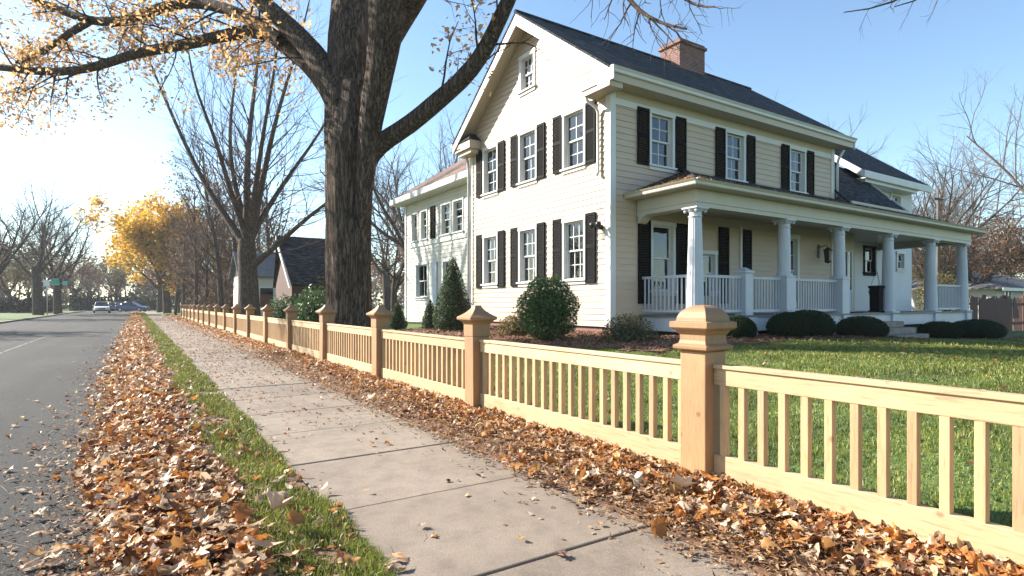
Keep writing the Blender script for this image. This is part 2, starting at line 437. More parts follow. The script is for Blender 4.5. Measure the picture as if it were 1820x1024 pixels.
def grid_sheet(name, xs, ys, zf, mat, keep=None):
    X, Y = np.meshgrid(xs, ys); Z = zf(X, Y)
    V = np.stack([X, Y, Z], -1).reshape(-1, 3)
    nx = len(xs); j, i = np.meshgrid(np.arange(len(ys)-1), np.arange(nx-1), indexing='ij')
    a = (j * nx + i)
    F = np.stack([a, a+1, a+nx+1, a+nx], -1).reshape(-1, 4)
    if keep is not None:
        c = V[F].mean(1); F = F[keep(c[:, 0], c[:, 1])]
    return np_mesh(name, V, [F], mat, None, True)

def wob(y, s, amp):   # slow wiggle for edges
    return amp * (np.sin(y * 1.7 + s) * .5 + np.sin(y * 4.3 + 2 * s) * .3 + np.sin(y * 9.1 + 3 * s) * .2)

xs = np.concatenate([[-600, -250, -120, -60, -30, -15, -9, -7.3], np.arange(-7, 3.2, 2.0), np.linspace(3.3, 26, 60), [30, 36, 45, 60, 90, 150, 300, 600]])
ys = np.concatenate([[-200, -80, -30, -12], np.arange(-6, 40, 1.5), [45, 55, 70, 90, 120, 170, 250, 400, 800]])
def zgr(X, Y):
    return zg(X, Y) - .07 * (1 - sst(3.0, 3.3, X)) * sst(-7.4, -7.2, X)
tag(grid_sheet('ground', xs, ys, zgr, M['ground']), kind='structure')

mb = MB(); 
ysr = np.concatenate([np.arange(-20, 60, 2.0), np.arange(60, 320, 10.0)])
tag(grid_sheet('road', np.array([-6.9, -5, -3, -1.5, -.06]), ysr, lambda X, Y: -.012 * ((X + 3.6) / 3.3) ** 2, M['asphalt']), kind='structure')
mb = MB()
for y in np.arange(4, 27, 1.0): mb.box(-2.78 + random.uniform(-.01, .01), -2.72 + random.uniform(-.01, .01), y, y + random.uniform(.7, .96), -.006, .004)
tag(mb.build('road_marking', M['marking']), kind='structure')
mb = MB(); mb.box(-7.12, -6.9, -20, 320, -.1, .09)
tag(mb.build('kerb', M['concrete'], bevel=.02), kind='structure')
# strip of soil between road and pavement, and under the fence
def soil1(X, Y): return .012 + .05 * np.exp(-((X - .02) / .28) ** 2) + .012 * np.sin(X * 9 + Y * 3) * np.sin(Y * 5) - .09 * (1 - sst(-.24, -.06, X))
tag(grid_sheet('verge', np.linspace(-.26, .93, 16), np.arange(-6, 110, .35), soil1, M['soil']), kind='structure')
def soil2(X, Y): return .004 + .055 * sst(2.2, 2.75, X) * (1 - .6 * sst(2.95, 3.4, X)) + .008 * np.sin(Y * 5) * np.sin(X * 8)
tag(grid_sheet('fence_bed', np.linspace(2.30, 3.5, 12), np.arange(-6, 70, .35), soil2, M['soil']), kind='structure')
# pavement slabs
mb = MB(); y = 2.2 - 1.13 * 8; edges = []
while y < 110:
    ln = 1.13
    mb.box(.95, 2.42, y + .008, y + ln - .008, -.06, .006 + random.uniform(-.004, .004)); edges.append(y); y += ln
tag(mb.build('sidewalk', M['concrete'], bevel=.008), kind='structure')
def in_bed(x, y):
    w = wob(x + y, .4, .35)
    a = (x > 7.1 + w) & (x < 10.3) & (y > 8.9 + w) & (y < 17.9)
    b = (y > 7.0 + w) & (y < 9.2) & (x > 7.6 + w) & (x < 17.9)
    c = (y > 7.3 + w) & (y < 9.2) & (x > 20.3) & (x < 28)
    return a | b | c
tag(grid_sheet('mulch_bed', np.arange(6.5, 28.5, .16), np.arange(6.3, 18.2, .16), lambda X, Y: zg(X, Y) + .03 + .012 * np.sin(X * 7) * np.sin(Y * 6), M['mulch'], in_bed), kind='structure')
# front path by the steps
mb = MB(); mb.hexa([(18.2, -4, zgf(18.2, 0)-.1), (19.8, -4, zgf(19.8, 0)-.1), (19.8, 7.3, zgf(19.8, 0)-.1), (18.2, 7.3, zgf(18.2, 0)-.1)],
                   [(18.2, -4, zgf(18.2, 0)+.05), (19.8, -4, zgf(19.8, 0)+.05), (19.8, 7.3, zgf(19.8, 0)+.05), (18.2, 7.3, zgf(18.2, 0)+.05)])
tag(mb.build('path', M['concrete']), kind='structure')

# ------------------------------------------------------------------ leaves and grass
def leaf_template(rng, lobed=True, curl=.5):
    """star of triangles around a midrib point"""
    if lobed:
        ang = np.array([-90, -62, -38, -12, 12, 38, 62, 90, 118, 142, 168, 192, 218, 242]) * PI / 180
        rad = np.array([.42, .30, .62, .40, .80, .45, .72, 1.0, .72, .45, .80, .40, .62, .30])
        rad = rad * rng.uniform(.85, 1.15, len(rad))
    else:
        ang = np.linspace(-90, 270, 9)[:-1] * PI / 180
        rad = np.array([.9, .42, .36, .46, 1.0, .46, .36, .42]); ang = ang
    x = rad * np.cos(ang) * .85; y = rad * np.sin(ang)
    x = np.concatenate([[0], x]); y = np.concatenate([[.05], y])
    a, b = rng.uniform(-.2, 1) * curl, rng.uniform(-.5, .7) * curl
    z = a * x ** 2 * 1.3 + b * y ** 2 + rng.normal(0, .10 * curl, len(x)) + .25 * curl * np.abs(x)
    n = len(x) - 1
    F = np.array([[0, 1 + i, 1 + (i + 1) % n] for i in range(n)])
    return np.stack([x, y, z], 1) * .5, F
def rot_mats(yaw, tilt, tdir):
    cy, sy = np.cos(yaw), np.sin(yaw); n = len(yaw)
    Rz = np.zeros((n, 3, 3)); Rz[:, 0, 0] = cy; Rz[:, 0, 1] = -sy; Rz[:, 1, 0] = sy; Rz[:, 1, 1] = cy; Rz[:, 2, 2] = 1
    kx, ky = np.cos(tdir), np.sin(tdir); c, s = np.cos(tilt), np.sin(tilt)
    Rt = np.zeros((n, 3, 3))
    Rt[:, 0, 0] = c + kx*kx*(1-c); Rt[:, 0, 1] = kx*ky*(1-c); Rt[:, 0, 2] = ky*s
    Rt[:, 1, 0] = kx*ky*(1-c); Rt[:, 1, 1] = c + ky*ky*(1-c); Rt[:, 1, 2] = -kx*s
    Rt[:, 2, 0] = -ky*s; Rt[:, 2, 1] = kx*s; Rt[:, 2, 2] = c
    return Rt @ Rz
def scatter_leaves(P, size, maxtilt, templates, rng):
    """returns V, F for leaves at P"""
    n = len(P); which = rng.integers(0, len(templates), n)
    R = rot_mats(rng.uniform(0, 2*PI, n), np.abs(rng.normal(0, maxtilt, n)), rng.uniform(0, 2*PI, n))
    flip = np.where(rng.random(n) < .35, -1.0, 1.0)
    Vs, Fs, b = [], [], 0
    for t, (tv, tf) in enumerate(templates):
        m = which == t; k = m.sum()
        if not k: continue
        tvv = np.repeat(tv[None], k, 0).copy(); tvv[:, :, 2] *= flip[m][:, None]
        V = np.einsum('nij,nkj->nki', R[m], tvv) * size[m][:, None, None] + P[m][:, None, :]
        F = tf[None] + (np.arange(k) * len(tv))[:, None, None] + b
        Vs.append(V.reshape(-1, 3)); Fs.append(F.reshape(-1, 3)); b += k * len(tv)
    return np.concatenate(Vs), np.concatenate(Fs)
def leaf_fine(rng, curl, kind):
    if kind == 0:
        ang = np.array([-90, -70, -50, -30, -12, 5, 22, 40, 58, 74, 90, 106, 122, 140, 158, 175, 192, 210, 230, 250]) * PI / 180
        rad = np.array([.40, .34, .60, .42, .74, .52, .86, .50, .70, .66, 1.0, .66, .70, .50, .86, .52, .74, .42, .60, .34])
    else:
        ang = np.linspace(-90, 270, 15)[:-1] * PI / 180
        rad = .34 / np.sqrt((.34 * np.sin(ang)) ** 2 + np.cos(ang) ** 2 * .9) ; rad = np.minimum(rad, 1.0)
    n = len(ang); rad = rad * rng.uniform(.88, 1.12, n)
    x, y = rad * np.cos(ang) * .85, rad * np.sin(ang)
    X = np.concatenate([[0], x * .5, x]); Y = np.concatenate([[0], y * .5, y])
    c = rng.uniform(.5, 1.0) * curl * 2.2 * rng.choice([-1, 1]); c2 = rng.uniform(.2, 1) * curl * 1.6
    Y2 = np.sin(Y * c) / c; Z = (1 - np.cos(Y * c)) / c
    X2 = np.sin(X * c2) / c2; Z = Z + (1 - np.cos(X * c2)) / c2
    Z = Z - .10 * np.exp(-(X / .12) ** 2) * curl + .10 * curl * np.sin(X * 7 + rng.uniform(0, 6)) * np.sin(Y * 6 + rng.uniform(0, 6)) + rng.normal(0, .025, len(X))
    F = []
    for i in range(n):
        j = (i + 1) % n
        F += [[0, 1 + i, 1 + j], [1 + i, 1 + n + i, 1 + n + j], [1 + i, 1 + n + j, 1 + j]]
    return np.stack([X2, Y2, Z], 1) * .5, np.array(F)
FINE = [leaf_fine(RNG, c, k) for c, k in ((.3, 0), (.6, 0), (.9, 0), (1.2, 0), (.5, 0), (1.0, 0), (.6, 1), (1.0, 1), (.35, 1), (.8, 0))]
LOBED = [leaf_template(RNG, True, c) for c in (.25, .5, .8, 1.1, .9, .6, 1.3, .4)]
PLAIN = [leaf_template(RNG, False, c) for c in (.3, .7, 1.0, 1.2)]
QUADL = [(np.array([[0, -.5, 0], [.28, 0, .08], [0, .5, 0], [-.28, 0, .08]]), np.array([[0, 1, 2], [0, 2, 3]])),
         (np.array([[0, -.5, .1], [.34, .05, 0], [0, .5, .1], [-.22, -.05, .05]]), np.array([[0, 1, 2], [0, 2, 3]]))]

def ysample(n, y0, y1, p, rng):
    """more samples near y0: density ~ y^-p"""
    u = rng.random(n); a, b = (y0 + 2) ** (1 - p), (y1 + 2) ** (1 - p)
    return (a + u * (b - a)) ** (1 / (1 - p)) - 2

litV, litF, off = [], [], 0
def add_lit(P, size, tilt, tem):
    global off
    V, F = scatter_leaves(P, size, tilt, tem, RNG)
    litV.append(V); litF.append(F + off); off += len(V)
# strip by the road
def strip(n, y1, p, xf, keepf, zf, s0, s1, tem, tilt, hgt):
    y = ysample(n, -.4, y1, p, RNG); x = xf(n, y); k = keepf(x, y); x, y = x[k], y[k]
    z = np.maximum(.004, zf(x, y)) + .006 + RNG.random(len(x)) ** 1.6 * hgt
    sz = (s0 + (s1 - s0) * RNG.random(len(x)) ** 1.8) * (1 + .012 * y)
    nr = y < 8.5
    add_lit(np.stack([x, y, z], 1)[nr], sz[nr], tilt, tem); add_lit(np.stack([x, y, z], 1)[~nr], sz[~nr], tilt, LOBED)
xf1 = lambda n, y: np.clip(RNG.normal(.12 - .12 * sst(1, 14, y), .25, n), -1.0, .95)
kp1 = lambda x, y: (x > -.20 - .42 * sst(1.5, 12, y) + wob(y, 2, .13) - (RNG.random(len(x)) < .05) * .3) & (x < .48 + wob(y, 1, .12) + (RNG.random(len(x)) < .06) * .5)
xf2 = lambda n, y: 3.05 - np.abs(RNG.normal(0, .33, n)) + .12
kp2 = lambda x, y: (x > 2.30 + wob(y, 5, .12) - .012 * np.clip(y, 0, 25)) & (x < 3.42)
strip(26000, 100, 1.25, xf1, kp1, soil1, .05, .145, FINE, .6, .085)
strip(30000, 70, 1.2, xf2, kp2, soil2, .04, .13, FINE, .6, .085)
for (cx, sx, nn) in ((.17, .2, 260), (2.75, .24, 260)):
    y = ysample(nn, .6, 9, 1.3, RNG); x = RNG.normal(cx, sx, nn)
    add_lit(np.stack([x, y, np.full(nn, .08) + RNG.random(nn) * .04], 1), RNG.uniform(.12, .20, nn), .7, FINE)
# thin scatter over pavement, verge grass and road edge, lawn
n = 1500
y = ysample(n, 1, 60, 1.0001, RNG); x = RNG.uniform(.95, 2.4, n)
keep = RNG.random(n) < np.clip((y - 3.5) / 12, .03, 1); x, y = x[keep], y[keep]
add_lit(np.stack([x, y, np.full(len(x), .02)], 1), RNG.uniform(.04, .10, len(x)), .2, FINE)
n = 260
y = ysample(n, .8, 30, 1.2, RNG); x = RNG.uniform(.42, .98, n)
add_lit(np.stack([x, y, np.maximum(0, soil1(x, y)) + .035], 1), RNG.uniform(.05, .12, n), .4, FINE)
n = 1500
x = RNG.uniform(3.4, 16, n); y = RNG.uniform(-1, 20, n); k_ = ~((x > 9.8) & (y > 8.6)); x, y = x[k_], y[k_]; n = len(x)
add_lit(np.stack([x, y, zg(x, y) + .05], 1), RNG.uniform(.06, .11, n), .3, LOBED)
n = 160
y = ysample(n, 1.2, 40, 1.2, RNG); x = -.4 - np.abs(RNG.normal(0, .35, n))
add_lit(np.stack([x, y, np.full(n, .012)], 1), RNG.uniform(.05, .11, n), .18, LOBED)
o = np_mesh('leaf_litter', np.concatenate(litV), [np.concatenate(litF)], M['litter'], None, True)
tag(o, 'brown and orange fallen leaves drifted along road edge and fence', 'fallen leaves', kind='stuff')
# crumbs
P = []
n = 26000
y = ysample(n, 1.0, 60, 1.1, RNG); x = RNG.uniform(.93, 2.5, n)
side = np.clip((x - 1.5) / .9, 0, 1) ** 2
keep = RNG.random(n) < np.clip((y - 4.5) / 11, .0, 1) * (.45 + .55 * side) + side * .16; x, y = x[keep], y[keep]
P.append(np.stack([x, y, np.full(len(x), .014)], 1))
n = 9000
y = ysample(n, .5, 15, 1.1, RNG); x = RNG.uniform(2.15, 3.3, n); P.append(np.stack([x, y, np.maximum(0, soil2(x, y)) + .02 + RNG.random(n) * .03], 1)); n = 14000; y = ysample(n, .5, 15, 1.1, RNG); x = RNG.uniform(2.3, 3.3, n); P.append(np.stack([x, y, np.maximum(0, soil2(x, y)) + .03 + RNG.random(n) * .05], 1))
y = ysample(n, .6, 20, 1.1, RNG); x = RNG.normal(0, .32, n); P.append(np.stack([x, y, np.maximum(0, soil1(x, y)) + .02 + RNG.random(n) * .03], 1))
P = np.concatenate(P); V, F = scatter_leaves(P, RNG.uniform(.015, .05, len(P)) * (1 + .02 * P[:, 1]), .35, QUADL + PLAIN, RNG)
tag(np_mesh('leaf_crumbs', V, [F], M['litter_fine']), 'small broken leaf crumbs strewn over the pavement and verges', 'leaf crumbs', kind='stuff')
# mulch chips
n = 26000
x = RNG.uniform(6.6, 20, n); y = RNG.uniform(6.4, 18, n); keep = in_bed(x, y) & ~((x > 10) & (y > 9.2)); x, y = x[keep], y[keep]
P = np.stack([x, y, zg(x, y) + .05 + RNG.random(len(x)) * .03], 1)
V, F = scatter_leaves(P, RNG.uniform(.05, .13, len(P)), .4, QUADL + PLAIN, RNG)
tag(np_mesh('mulch_chips', V, [F], M['chips']), 'reddish brown bark mulch and leaves in the house beds', 'mulch', kind='stuff')

def blades(P, h, w, lean, rng):
    n = len(P); a = rng.uniform(0, 2*PI, n); dx, dy = np.cos(a), np.sin(a)
    l = rng.uniform(.1, 1, n) * lean; b = rng.uniform(0, 2*PI, n); lx, ly = np.cos(b) * l, np.sin(b) * l
    V = np.zeros((n, 5, 3))
    V[:, 0] = P; V[:, 0, 0] -= dx*w/2; V[:, 0, 1] -= dy*w/2
    V[:, 1] = P; V[:, 1, 0] += dx*w/2; V[:, 1, 1] += dy*w/2
    mid = P + np.stack([lx*h*.35, ly*h*.35, h*.6], 1)
    V[:, 2] = mid; V[:, 2, 0] += dx*w*.4; V[:, 2, 1] += dy*w*.4
    V[:, 3] = mid; V[:, 3, 0] -= dx*w*.4; V[:, 3, 1] -= dy*w*.4
    V[:, 4] = P + np.stack([lx*h, ly*h, h * (1 - .25*l)], 1)
    i = np.arange(n)[:, None] * 5
    return V.reshape(-1, 3), i + np.array([[0, 1, 2, 3]]), i + np.array([[3, 2, 4]])
PB, HB, WB = [], [], []
n = 60000
y = ysample(n, .7, 90, 1.35, RNG); x = RNG.uniform(.38, 1.0, n)
patch = np.sin(y * 2.1) * np.sin(x * 7 + y) + np.sin(y * 5.3 + x * 3) * .6
keep = (x > .50 + wob(y, 1, .13)) & (x < .95 + wob(y, 3, .05)) & (patch > -.95); x, y = x[keep], y[keep]
PB.append(np.stack([x, y, np.maximum(0, soil1(x, y))], 1)); HB.append(RNG.uniform(.025, .065, len(x)) * (1 + y*.01)); WB.append(.004 * (1 + y * .12))
n = 300000
d = 3.5 + 16 * RNG.random(n) ** .8; az = np.radians(RNG.uniform(8, 78, n)); R_ = d
x = R_ * np.sin(az); y = R_ * np.cos(az)
keep = (x > 3.28) & ~in_bed(x, y) & ~((x > 9.8) & (y > 8.5)); x, y = x[keep], y[keep]
dd = np.hypot(x, y)
PB.append(np.stack([x, y, zg(x, y)], 1)); HB.append(RNG.uniform(.02, .052, len(x)) * (1 + .4 * np.sin(x * 3.1) * np.sin(y * 2.7))); WB.append(.0042 * (1 + dd * .11))
n = 24000
x = RNG.uniform(9, 30, n); y = RNG.uniform(-1, 8, n); keep = ~in_bed(x, y) & (np.hypot(x, y) > 14); x, y = x[keep], y[keep]
PB.append(np.stack([x, y, zg(x, y)], 1)); HB.append(RNG.uniform(.05, .1, len(x))); WB.append(np.full(len(x), .02))
P = np.concatenate(PB); V, F4, F3 = blades(P, np.concatenate(HB), np.concatenate(WB), .8, RNG)
tag(np_mesh('grass', V, [F4, F3], M['grass']), 'short green grass of the lawn and the verge beside the pavement', 'grass', kind='stuff')

n = 9000
y = ysample(n, .5, 14, 1.1, RNG); x = np.where(RNG.random(n) < .62, RNG.uniform(2.15, 3.3, n), RNG.normal(.05, .33, n))
P = np.stack([x, y, np.maximum(.0, np.where(x > 1.5, soil2(x, y), soil1(x, y))) + .02 + RNG.random(n) * .03], 1)
V, F4, F3 = blades(P, RNG.uniform(.04, .12, n), RNG.uniform(.0015, .004, n), 3.2, RNG)
V = V.reshape(-1, 5, 3); V[:, :, 2] = np.maximum(.012, P[:, None, 2] + (V[:, :, 2] - P[:, None, 2]) * .35); V = V.reshape(-1, 3)
tag(np_mesh('dry_stems', V, [F4, F3], M['litter_fine']), 'thin dry brown stems tangled in the leaf drifts', 'dry stems', kind='stuff')

# a few single leaves lying clear of the drifts
LEAFPOS = [((40, 745), .10, 'leaf_o', 'yellow orange leaf lying alone on the asphalt'), ((95, 1000), .14, 'leaf_p', 'pale curled leaf on the asphalt at the bottom left edge'),
           ((490, 955), .22, 'leaf_p', 'large pale curled leaf standing up in the verge drift'), ((705, 998), .12, 'leaf_b', 'tan leaf on the front corner of the nearest slab'),
           ((925, 965), .06, 'leaf_o', 'small orange leaf in the middle of the nearest slab'), ((1000, 993), .09, 'leaf_d', 'dark purple brown star shaped leaf on the nearest slab'),
           ((655, 878), .05, 'leaf_b', 'small tan leaf on the slab two joints away'), ((975, 868), .15, 'leaf_b', 'tan folded leaf by the joint at the drift edge'),
           ((1040, 897), .16, 'leaf_b', 'broad flat tan leaf on the slab edge by the fence drift'), ((1215, 912), .24, 'leaf_p', 'big pale lobed leaf lying upright in the fence drift'),
           ((315, 965), .16, 'leaf_d', 'large brown curled leaf in the verge drift'), ((75, 825), .07, 'leaf_d', 'small brown leaf on the asphalt below the yellow one')]
M['leaf_o'] = simple('orange_leaf', (.55, .25, .04), .6, .2, 20); M['leaf_p'] = simple('pale_leaf', (.62, .47, .34), .6, .15, 20)
M['leaf_b'] = simple('tan_leaf', (.42, .24, .12), .6, .2, 20); M['leaf_d'] = simple('dark_leaf', (.14, .06, .04), .6, .2, 20)
for i, ((px, py), s, mt, lab) in enumerate(LEAFPOS):
    d = 1026 * CAMZ / (py - 540); p = at(px, py, d)
    big = i in (2, 9, 10)
    tv, tf = FINE[(8, 3, 5, 0, 4, 1, 0, 5, 1, 9, 2, 6)[i]]
    R = rot_mats(np.array([i * 1.3]), np.array([.7 if big else .15]), np.array([2.2]))[0]
    V = (tv @ R.T) * s * 1.25
    o = np_mesh('fallen_leaf', V, [tf], M[mt], None, True); o.location = (p.x, p.y, .17 if big else .03)
    tag(o, lab, 'leaf', 'single leaves lying on the ground')

# ------------------------------------------------------------------ picket fence
FX = 3.03; SP = 2.9; Y0 = 2.42
fence = thing('picket_fence', 'long new pine picket fence with capped square posts along the pavement', 'fence', (FX, Y0, 0))
def local_obj(src, parent, loc):
    c = src.copy(); COL.objects.link(c); c.parent = parent; c.location = loc; return c
m1 = MB(); m1.sqlathe(0, 0, [(.098, -.1), (.098, .90)])
post0 = m1.build('fence_post', M['pine_post'], fence, bevel=.006)
def cap_a(m):   # rounded cap of the nearest post
    m.sqlathe(0, 0, [(.098, .901), (.130, .915), (.132, .935), (.106, .950), (.100, .97), (.100, 1.005), (.108, 1.012), (.118, 1.03), (.140, 1.043), (.146, 1.05), (.146, 1.085), (.118, 1.092)] +
              [(.112 * math.cos(t * PI / 2) + .004, 1.093 + .10 * math.sin(t * PI / 2)) for t in np.linspace(0, 1, 9)])
def cap_b(m):   # ogee pyramid cap
    m.sqlathe(0, 0, [(.104, .86), (.104, .985), (.110, .992), (.120, 1.012), (.142, 1.030), (.158, 1.036), (.160, 1.062), (.150, 1.068)] +
              [(.036 + .110 * (1 - t) ** 1.7, 1.07 + .115 * t) for t in np.linspace(0, 1, 9)])
m1 = MB(); cap_a(m1); capA = m1.build('post_cap', M['pine_post'], post0, bevel=.003)
m1 = MB(); cap_b(m1)
post0.location = (0, 0, 0)
NP = 18
capB = None
m2 = MB(); m2.sqlathe(0, 0, [(.098, -.1), (.098, .858)])
postB = None
for k in range(-1, NP):
    if k == 0: continue
    if postB is None:
        postB = m2.build('fence_post', M['pine_post'], fence, bevel=.006); capB = m1.build('post_cap', M['pine_post'], postB, bevel=.003); p = postB
    else:
        p = local_obj(postB, fence, (0, 0, 0)); local_obj(capB, p, (0, 0, 0))
    p.location = (0, k * SP, random.uniform(-.008, .004)); p.rotation_euler = (random.uniform(-.006, .006), random.uniform(-.006, .006), random.uniform(-.03, .03))
GAP = SP - .2
m1 = MB(); m1.box(-.024, .024, 0, GAP, .70, .80); m1.box(-.036, .036, 0, GAP, .8005, .828)
rail_t = m1.build('top_rail', M['pine_along'], fence, bevel=.004)
m1 = MB(); m1.box(-.026, .026, 0, GAP, .12, .27)
rail_b = m1.build('bottom_rail', M['pine_along'], fence, bevel=.004)
m1 = MB(); m1.box(-.021, .021, -.021, .021, .268, .702)
bal0 = m1.build('baluster', M['pine_up'], fence, bevel=.003)
NB = 21; far = MB(); first = True; cnt = 0
for k in range(-1, NP - 1):
    yb = k * SP + .1
    tl = 0 if k == 0 else random.uniform(-.004, .004)
    for src in (rail_t, rail_b):
        if k == -1: src.location = (0, yb, 0)
        else: local_obj(src, fence, (0, yb, tl))
    for i in range(NB):
        yy = yb + (i + .5) * GAP / NB
        if k == -1 and i < 6: continue      # outside the view
        if cnt < 98:
            if first: bal0.location = (0, yy, 0); first = False
            else: b_ = local_obj(bal0, fence, (random.uniform(-.002, .002), yy, 0)); b_.rotation_euler = (0, 0, random.uniform(-.05, .05))
            cnt += 1
        else: far.box(-.021, .021, yy - .021, yy + .021, .268, .702)
    for yy in ():
        pass
# half balusters against the posts
tag(far.build('baluster', M['pine_up'], fence), kind='stuff')

# ------------------------------------------------------------------ house
HX, HY = 9.92, 10.72          # near corner of the main block
HO = (HX, HY, .3)
house = thing('house', 'two storey cream clapboard house with black shutters and columned white porch', 'house', HO)
def HB_(): return MB(HO)
class Wall:
    """u along the wall, n outwards, z up"""
    def __init__(self, axis, c): self.axis, self.c = axis, c
    def p(self, u, n, z): return (self.c - n, u, z) if self.axis == 'G' else (u, self.c - n, z)
    def box(self, mb, u0, u1, n0, n1, z0, z1):
        a, b = self.p(u0, n0, z0), self.p(u1, n1, z1); mb.box(a[0], b[0], a[1], b[1], a[2], b[2])
    def hexa(self, mb, A, B): mb.hexa([self.p(*a) for a in A], [self.p(*b) for b in B])
G = Wall('G', HX); W = Wall('W', HY); WG = Wall('G', 10.5); RB = Wall('W', 12.0)

def clap(mb, wl, u0, u1, z0, z1, holes, lim=None, lap=.158):
    z = z0
    while z < z1 - .02:
        zt = min(z + lap, z1)
        if lim:
            (a0, b0), (a1, b1) = lim(z), lim(zt)
            if b0 - a0 < .05: break
            if b1 < a1: a1 = b1 = (a1 + b1) / 2
        else: a0 = a1 = u0; b0 = b1 = u1
        zc = (z + zt) / 2
        cuts = sorted([(h[0], h[1]) for h in holes if h[2] < zc < h[3]])
        segs = []; cur = (a0, a1)
        for h0, h1 in cuts:
            segs.append((cur, (h0, h0))); cur = (h1, h1)
        segs.append((cur, (b0, b1)))
        for (l0, l1), (r0, r1) in segs:
            j = random.uniform(-.002, .002)
            nb, ntop = .024 + j, .006
            mb.quad(wl.p(l0, nb, z), wl.p(r0, nb, z), wl.p(r1, ntop, zt), wl.p(l1, ntop, zt))
            mb.quad(wl.p(l0, .0, z), wl.p(r0, .0, z), wl.p(r0, nb, z), wl.p(l0, nb, z))
        z = zt

def window(wl, uc, w, z0, z1, cols=2, rows=2, shutter=.38, curtain=True, casing=.09, sh_z=None, midrail=True, cur_low=False, trim='white', full=False):
    u0, u1 = uc - w/2, uc + w/2
    m = HB_()
    wl.box(m, u0 - casing, u0, -.05, .045, z0, z1); wl.box(m, u1, u1 + casing, -.05, .045, z0, z1)
    wl.box(m, u0 - casing - .02, u1 + casing + .02, -.05, .055, z1, z1 + casing + .02)
    wl.box(m, u0 - .012, u0 + .02, -.2, -.052, z0, z1); wl.box(m, u1 - .02, u1 + .012, -.2, -.052, z0, z1)
    fr = m.build('window', M[trim], house, bevel=.004)
    m = HB_(); wl.box(m, u0 - casing - .04, u1 + casing + .04, -.12, .095, z0 - .05, z0)
    wl.box(m, u0 - casing, u1 + casing, -.05, .05, z0 - .14, z0 - .052)
    m.build('sill', M[trim], fr, bevel=.005)
    zm = (z0 + z1) / 2
    s = HB_(); g = HB_()
    for (a, b, n) in ((zm - .02, z1, -.075), (z0, zm + .02, -.115)):
        ft = .042
        wl.box(s, u0 + .021, u0 + .02 + ft, n - .02, n + .015, a, b); wl.box(s, u1 - .02 - ft, u1 - .021, n - .02, n + .015, a, b)
        wl.box(s, u0 + .02 + ft, u1 - .02 - ft, n - .02, n + .015, a, a + ft); wl.box(s, u0 + .02 + ft, u1 - .02 - ft, n - .02, n + .015, b - ft, b)
        a2, b2, l, r = a + ft, b - ft, u0 + .02 + ft, u1 - .02 - ft
        for i in range(1, cols): 
            u = l + (r - l) * i / cols; wl.box(s, u - .011, u + .011, n - .014, n + .011, a2, b2)
        for i in range(1, rows):
            zz = a2 + (b2 - a2) * i / rows; wl.box(s, l, r, n - .013, n + .010, zz - .011, zz + .011)
        wl.box(g, l - .01, r + .01, n - .004, n, a2 - .01, b2 + .01)
    s.build('sash', M['white'], fr)
    g.build('pane', M['glass'], fr)
    if curtain:
        c = HB_(); zt_ = zm if cur_low else z1
        for side in (0, 1):
            k = 14; wd = w * (.5 if cur_low or full else .30)
            for i in range(k):
                ua = u0 + wd * i / k if side == 0 else u1 - wd * i / k
                ub = u0 + wd * (i+1) / k if side == 0 else u1 - wd * (i+1) / k
                na, nb = (-.22 if i % 2 else -.26), (-.26 if i % 2 else -.22)
                c.quad(wl.p(ua, na, z0), wl.p(ub, nb, z0), wl.p(ub, nb, zt_), wl.p(ua, na, zt_))
        if not cur_low: wl.box(c, u0, u1, -.21, -.20, z1 - (z1 - z0) * .12, z1)
        c.build('curtain', M['sheer'] if full else M['curtain'], fr)
    if shutter:
        sz0, sz1 = sh_z if sh_z else (z0 - .05, z1 + .08)
        for sd in (-1, 1):
            a = uc + sd * (w/2 + casing + .015); b = a + sd * shutter
            make_shutter(wl, min(a, b), max(a, b), sz0, sz1)
    return (u0 - .03, u1 + .03, z0 - .04, z1 + .04)
def make_shutter(wl, a, b, z0, z1, n0=.03):
    m = HB_(); st = .045
    wl.box(m, a, a + st, n0, n0 + .04, z0, z1); wl.box(m, b - st, b, n0, n0 + .04, z0, z1)
    zm = z0 + (z1 - z0) * .52
    for (c0, c1) in ((z0, z0 + .07), (zm - .04, zm + .04), (z1 - .07, z1)): wl.box(m, a + st, b - st, n0 + .002, n0 + .038, c0, c1)
    for (c0, c1) in ((z0 + .07, zm - .04), (zm + .04, z1 - .07)):
        k = int((c1 - c0) / .042)
        for i in range(k):
            zz = c0 + (c1 - c0) * (i + .5) / k
            A = [(a + st, n0 + .034, zz - .020), (b - st, n0 + .034, zz - .020), (b - st, n0 + .006, zz + .016), (a + st, n0 + .006, zz + .016)]
            B = [(u, n, z + .007) for u, n, z in A]
            wl.hexa(m, A, B)
    return m.build('shutter', M['black'], house)

gh = []; wh = []
for u in (12.13, 14.32, 16.5):
    gh.append(window(G, u, .82, 4.9, 6.36, 2, 2, full=True)); gh.append(window(G, u, .82, 1.86, 3.42, 3, 2, sh_z=(1.74, 3.56)))
gh.append(window(G, 14.34, .66, 7.68, 8.66, 3, 2, shutter=0, casing=.1))
for u in (11.74, 14.86, 18.1): wh.append(window(W, u, .80, 4.86, 6.20, 2, 2, shutter=.42))
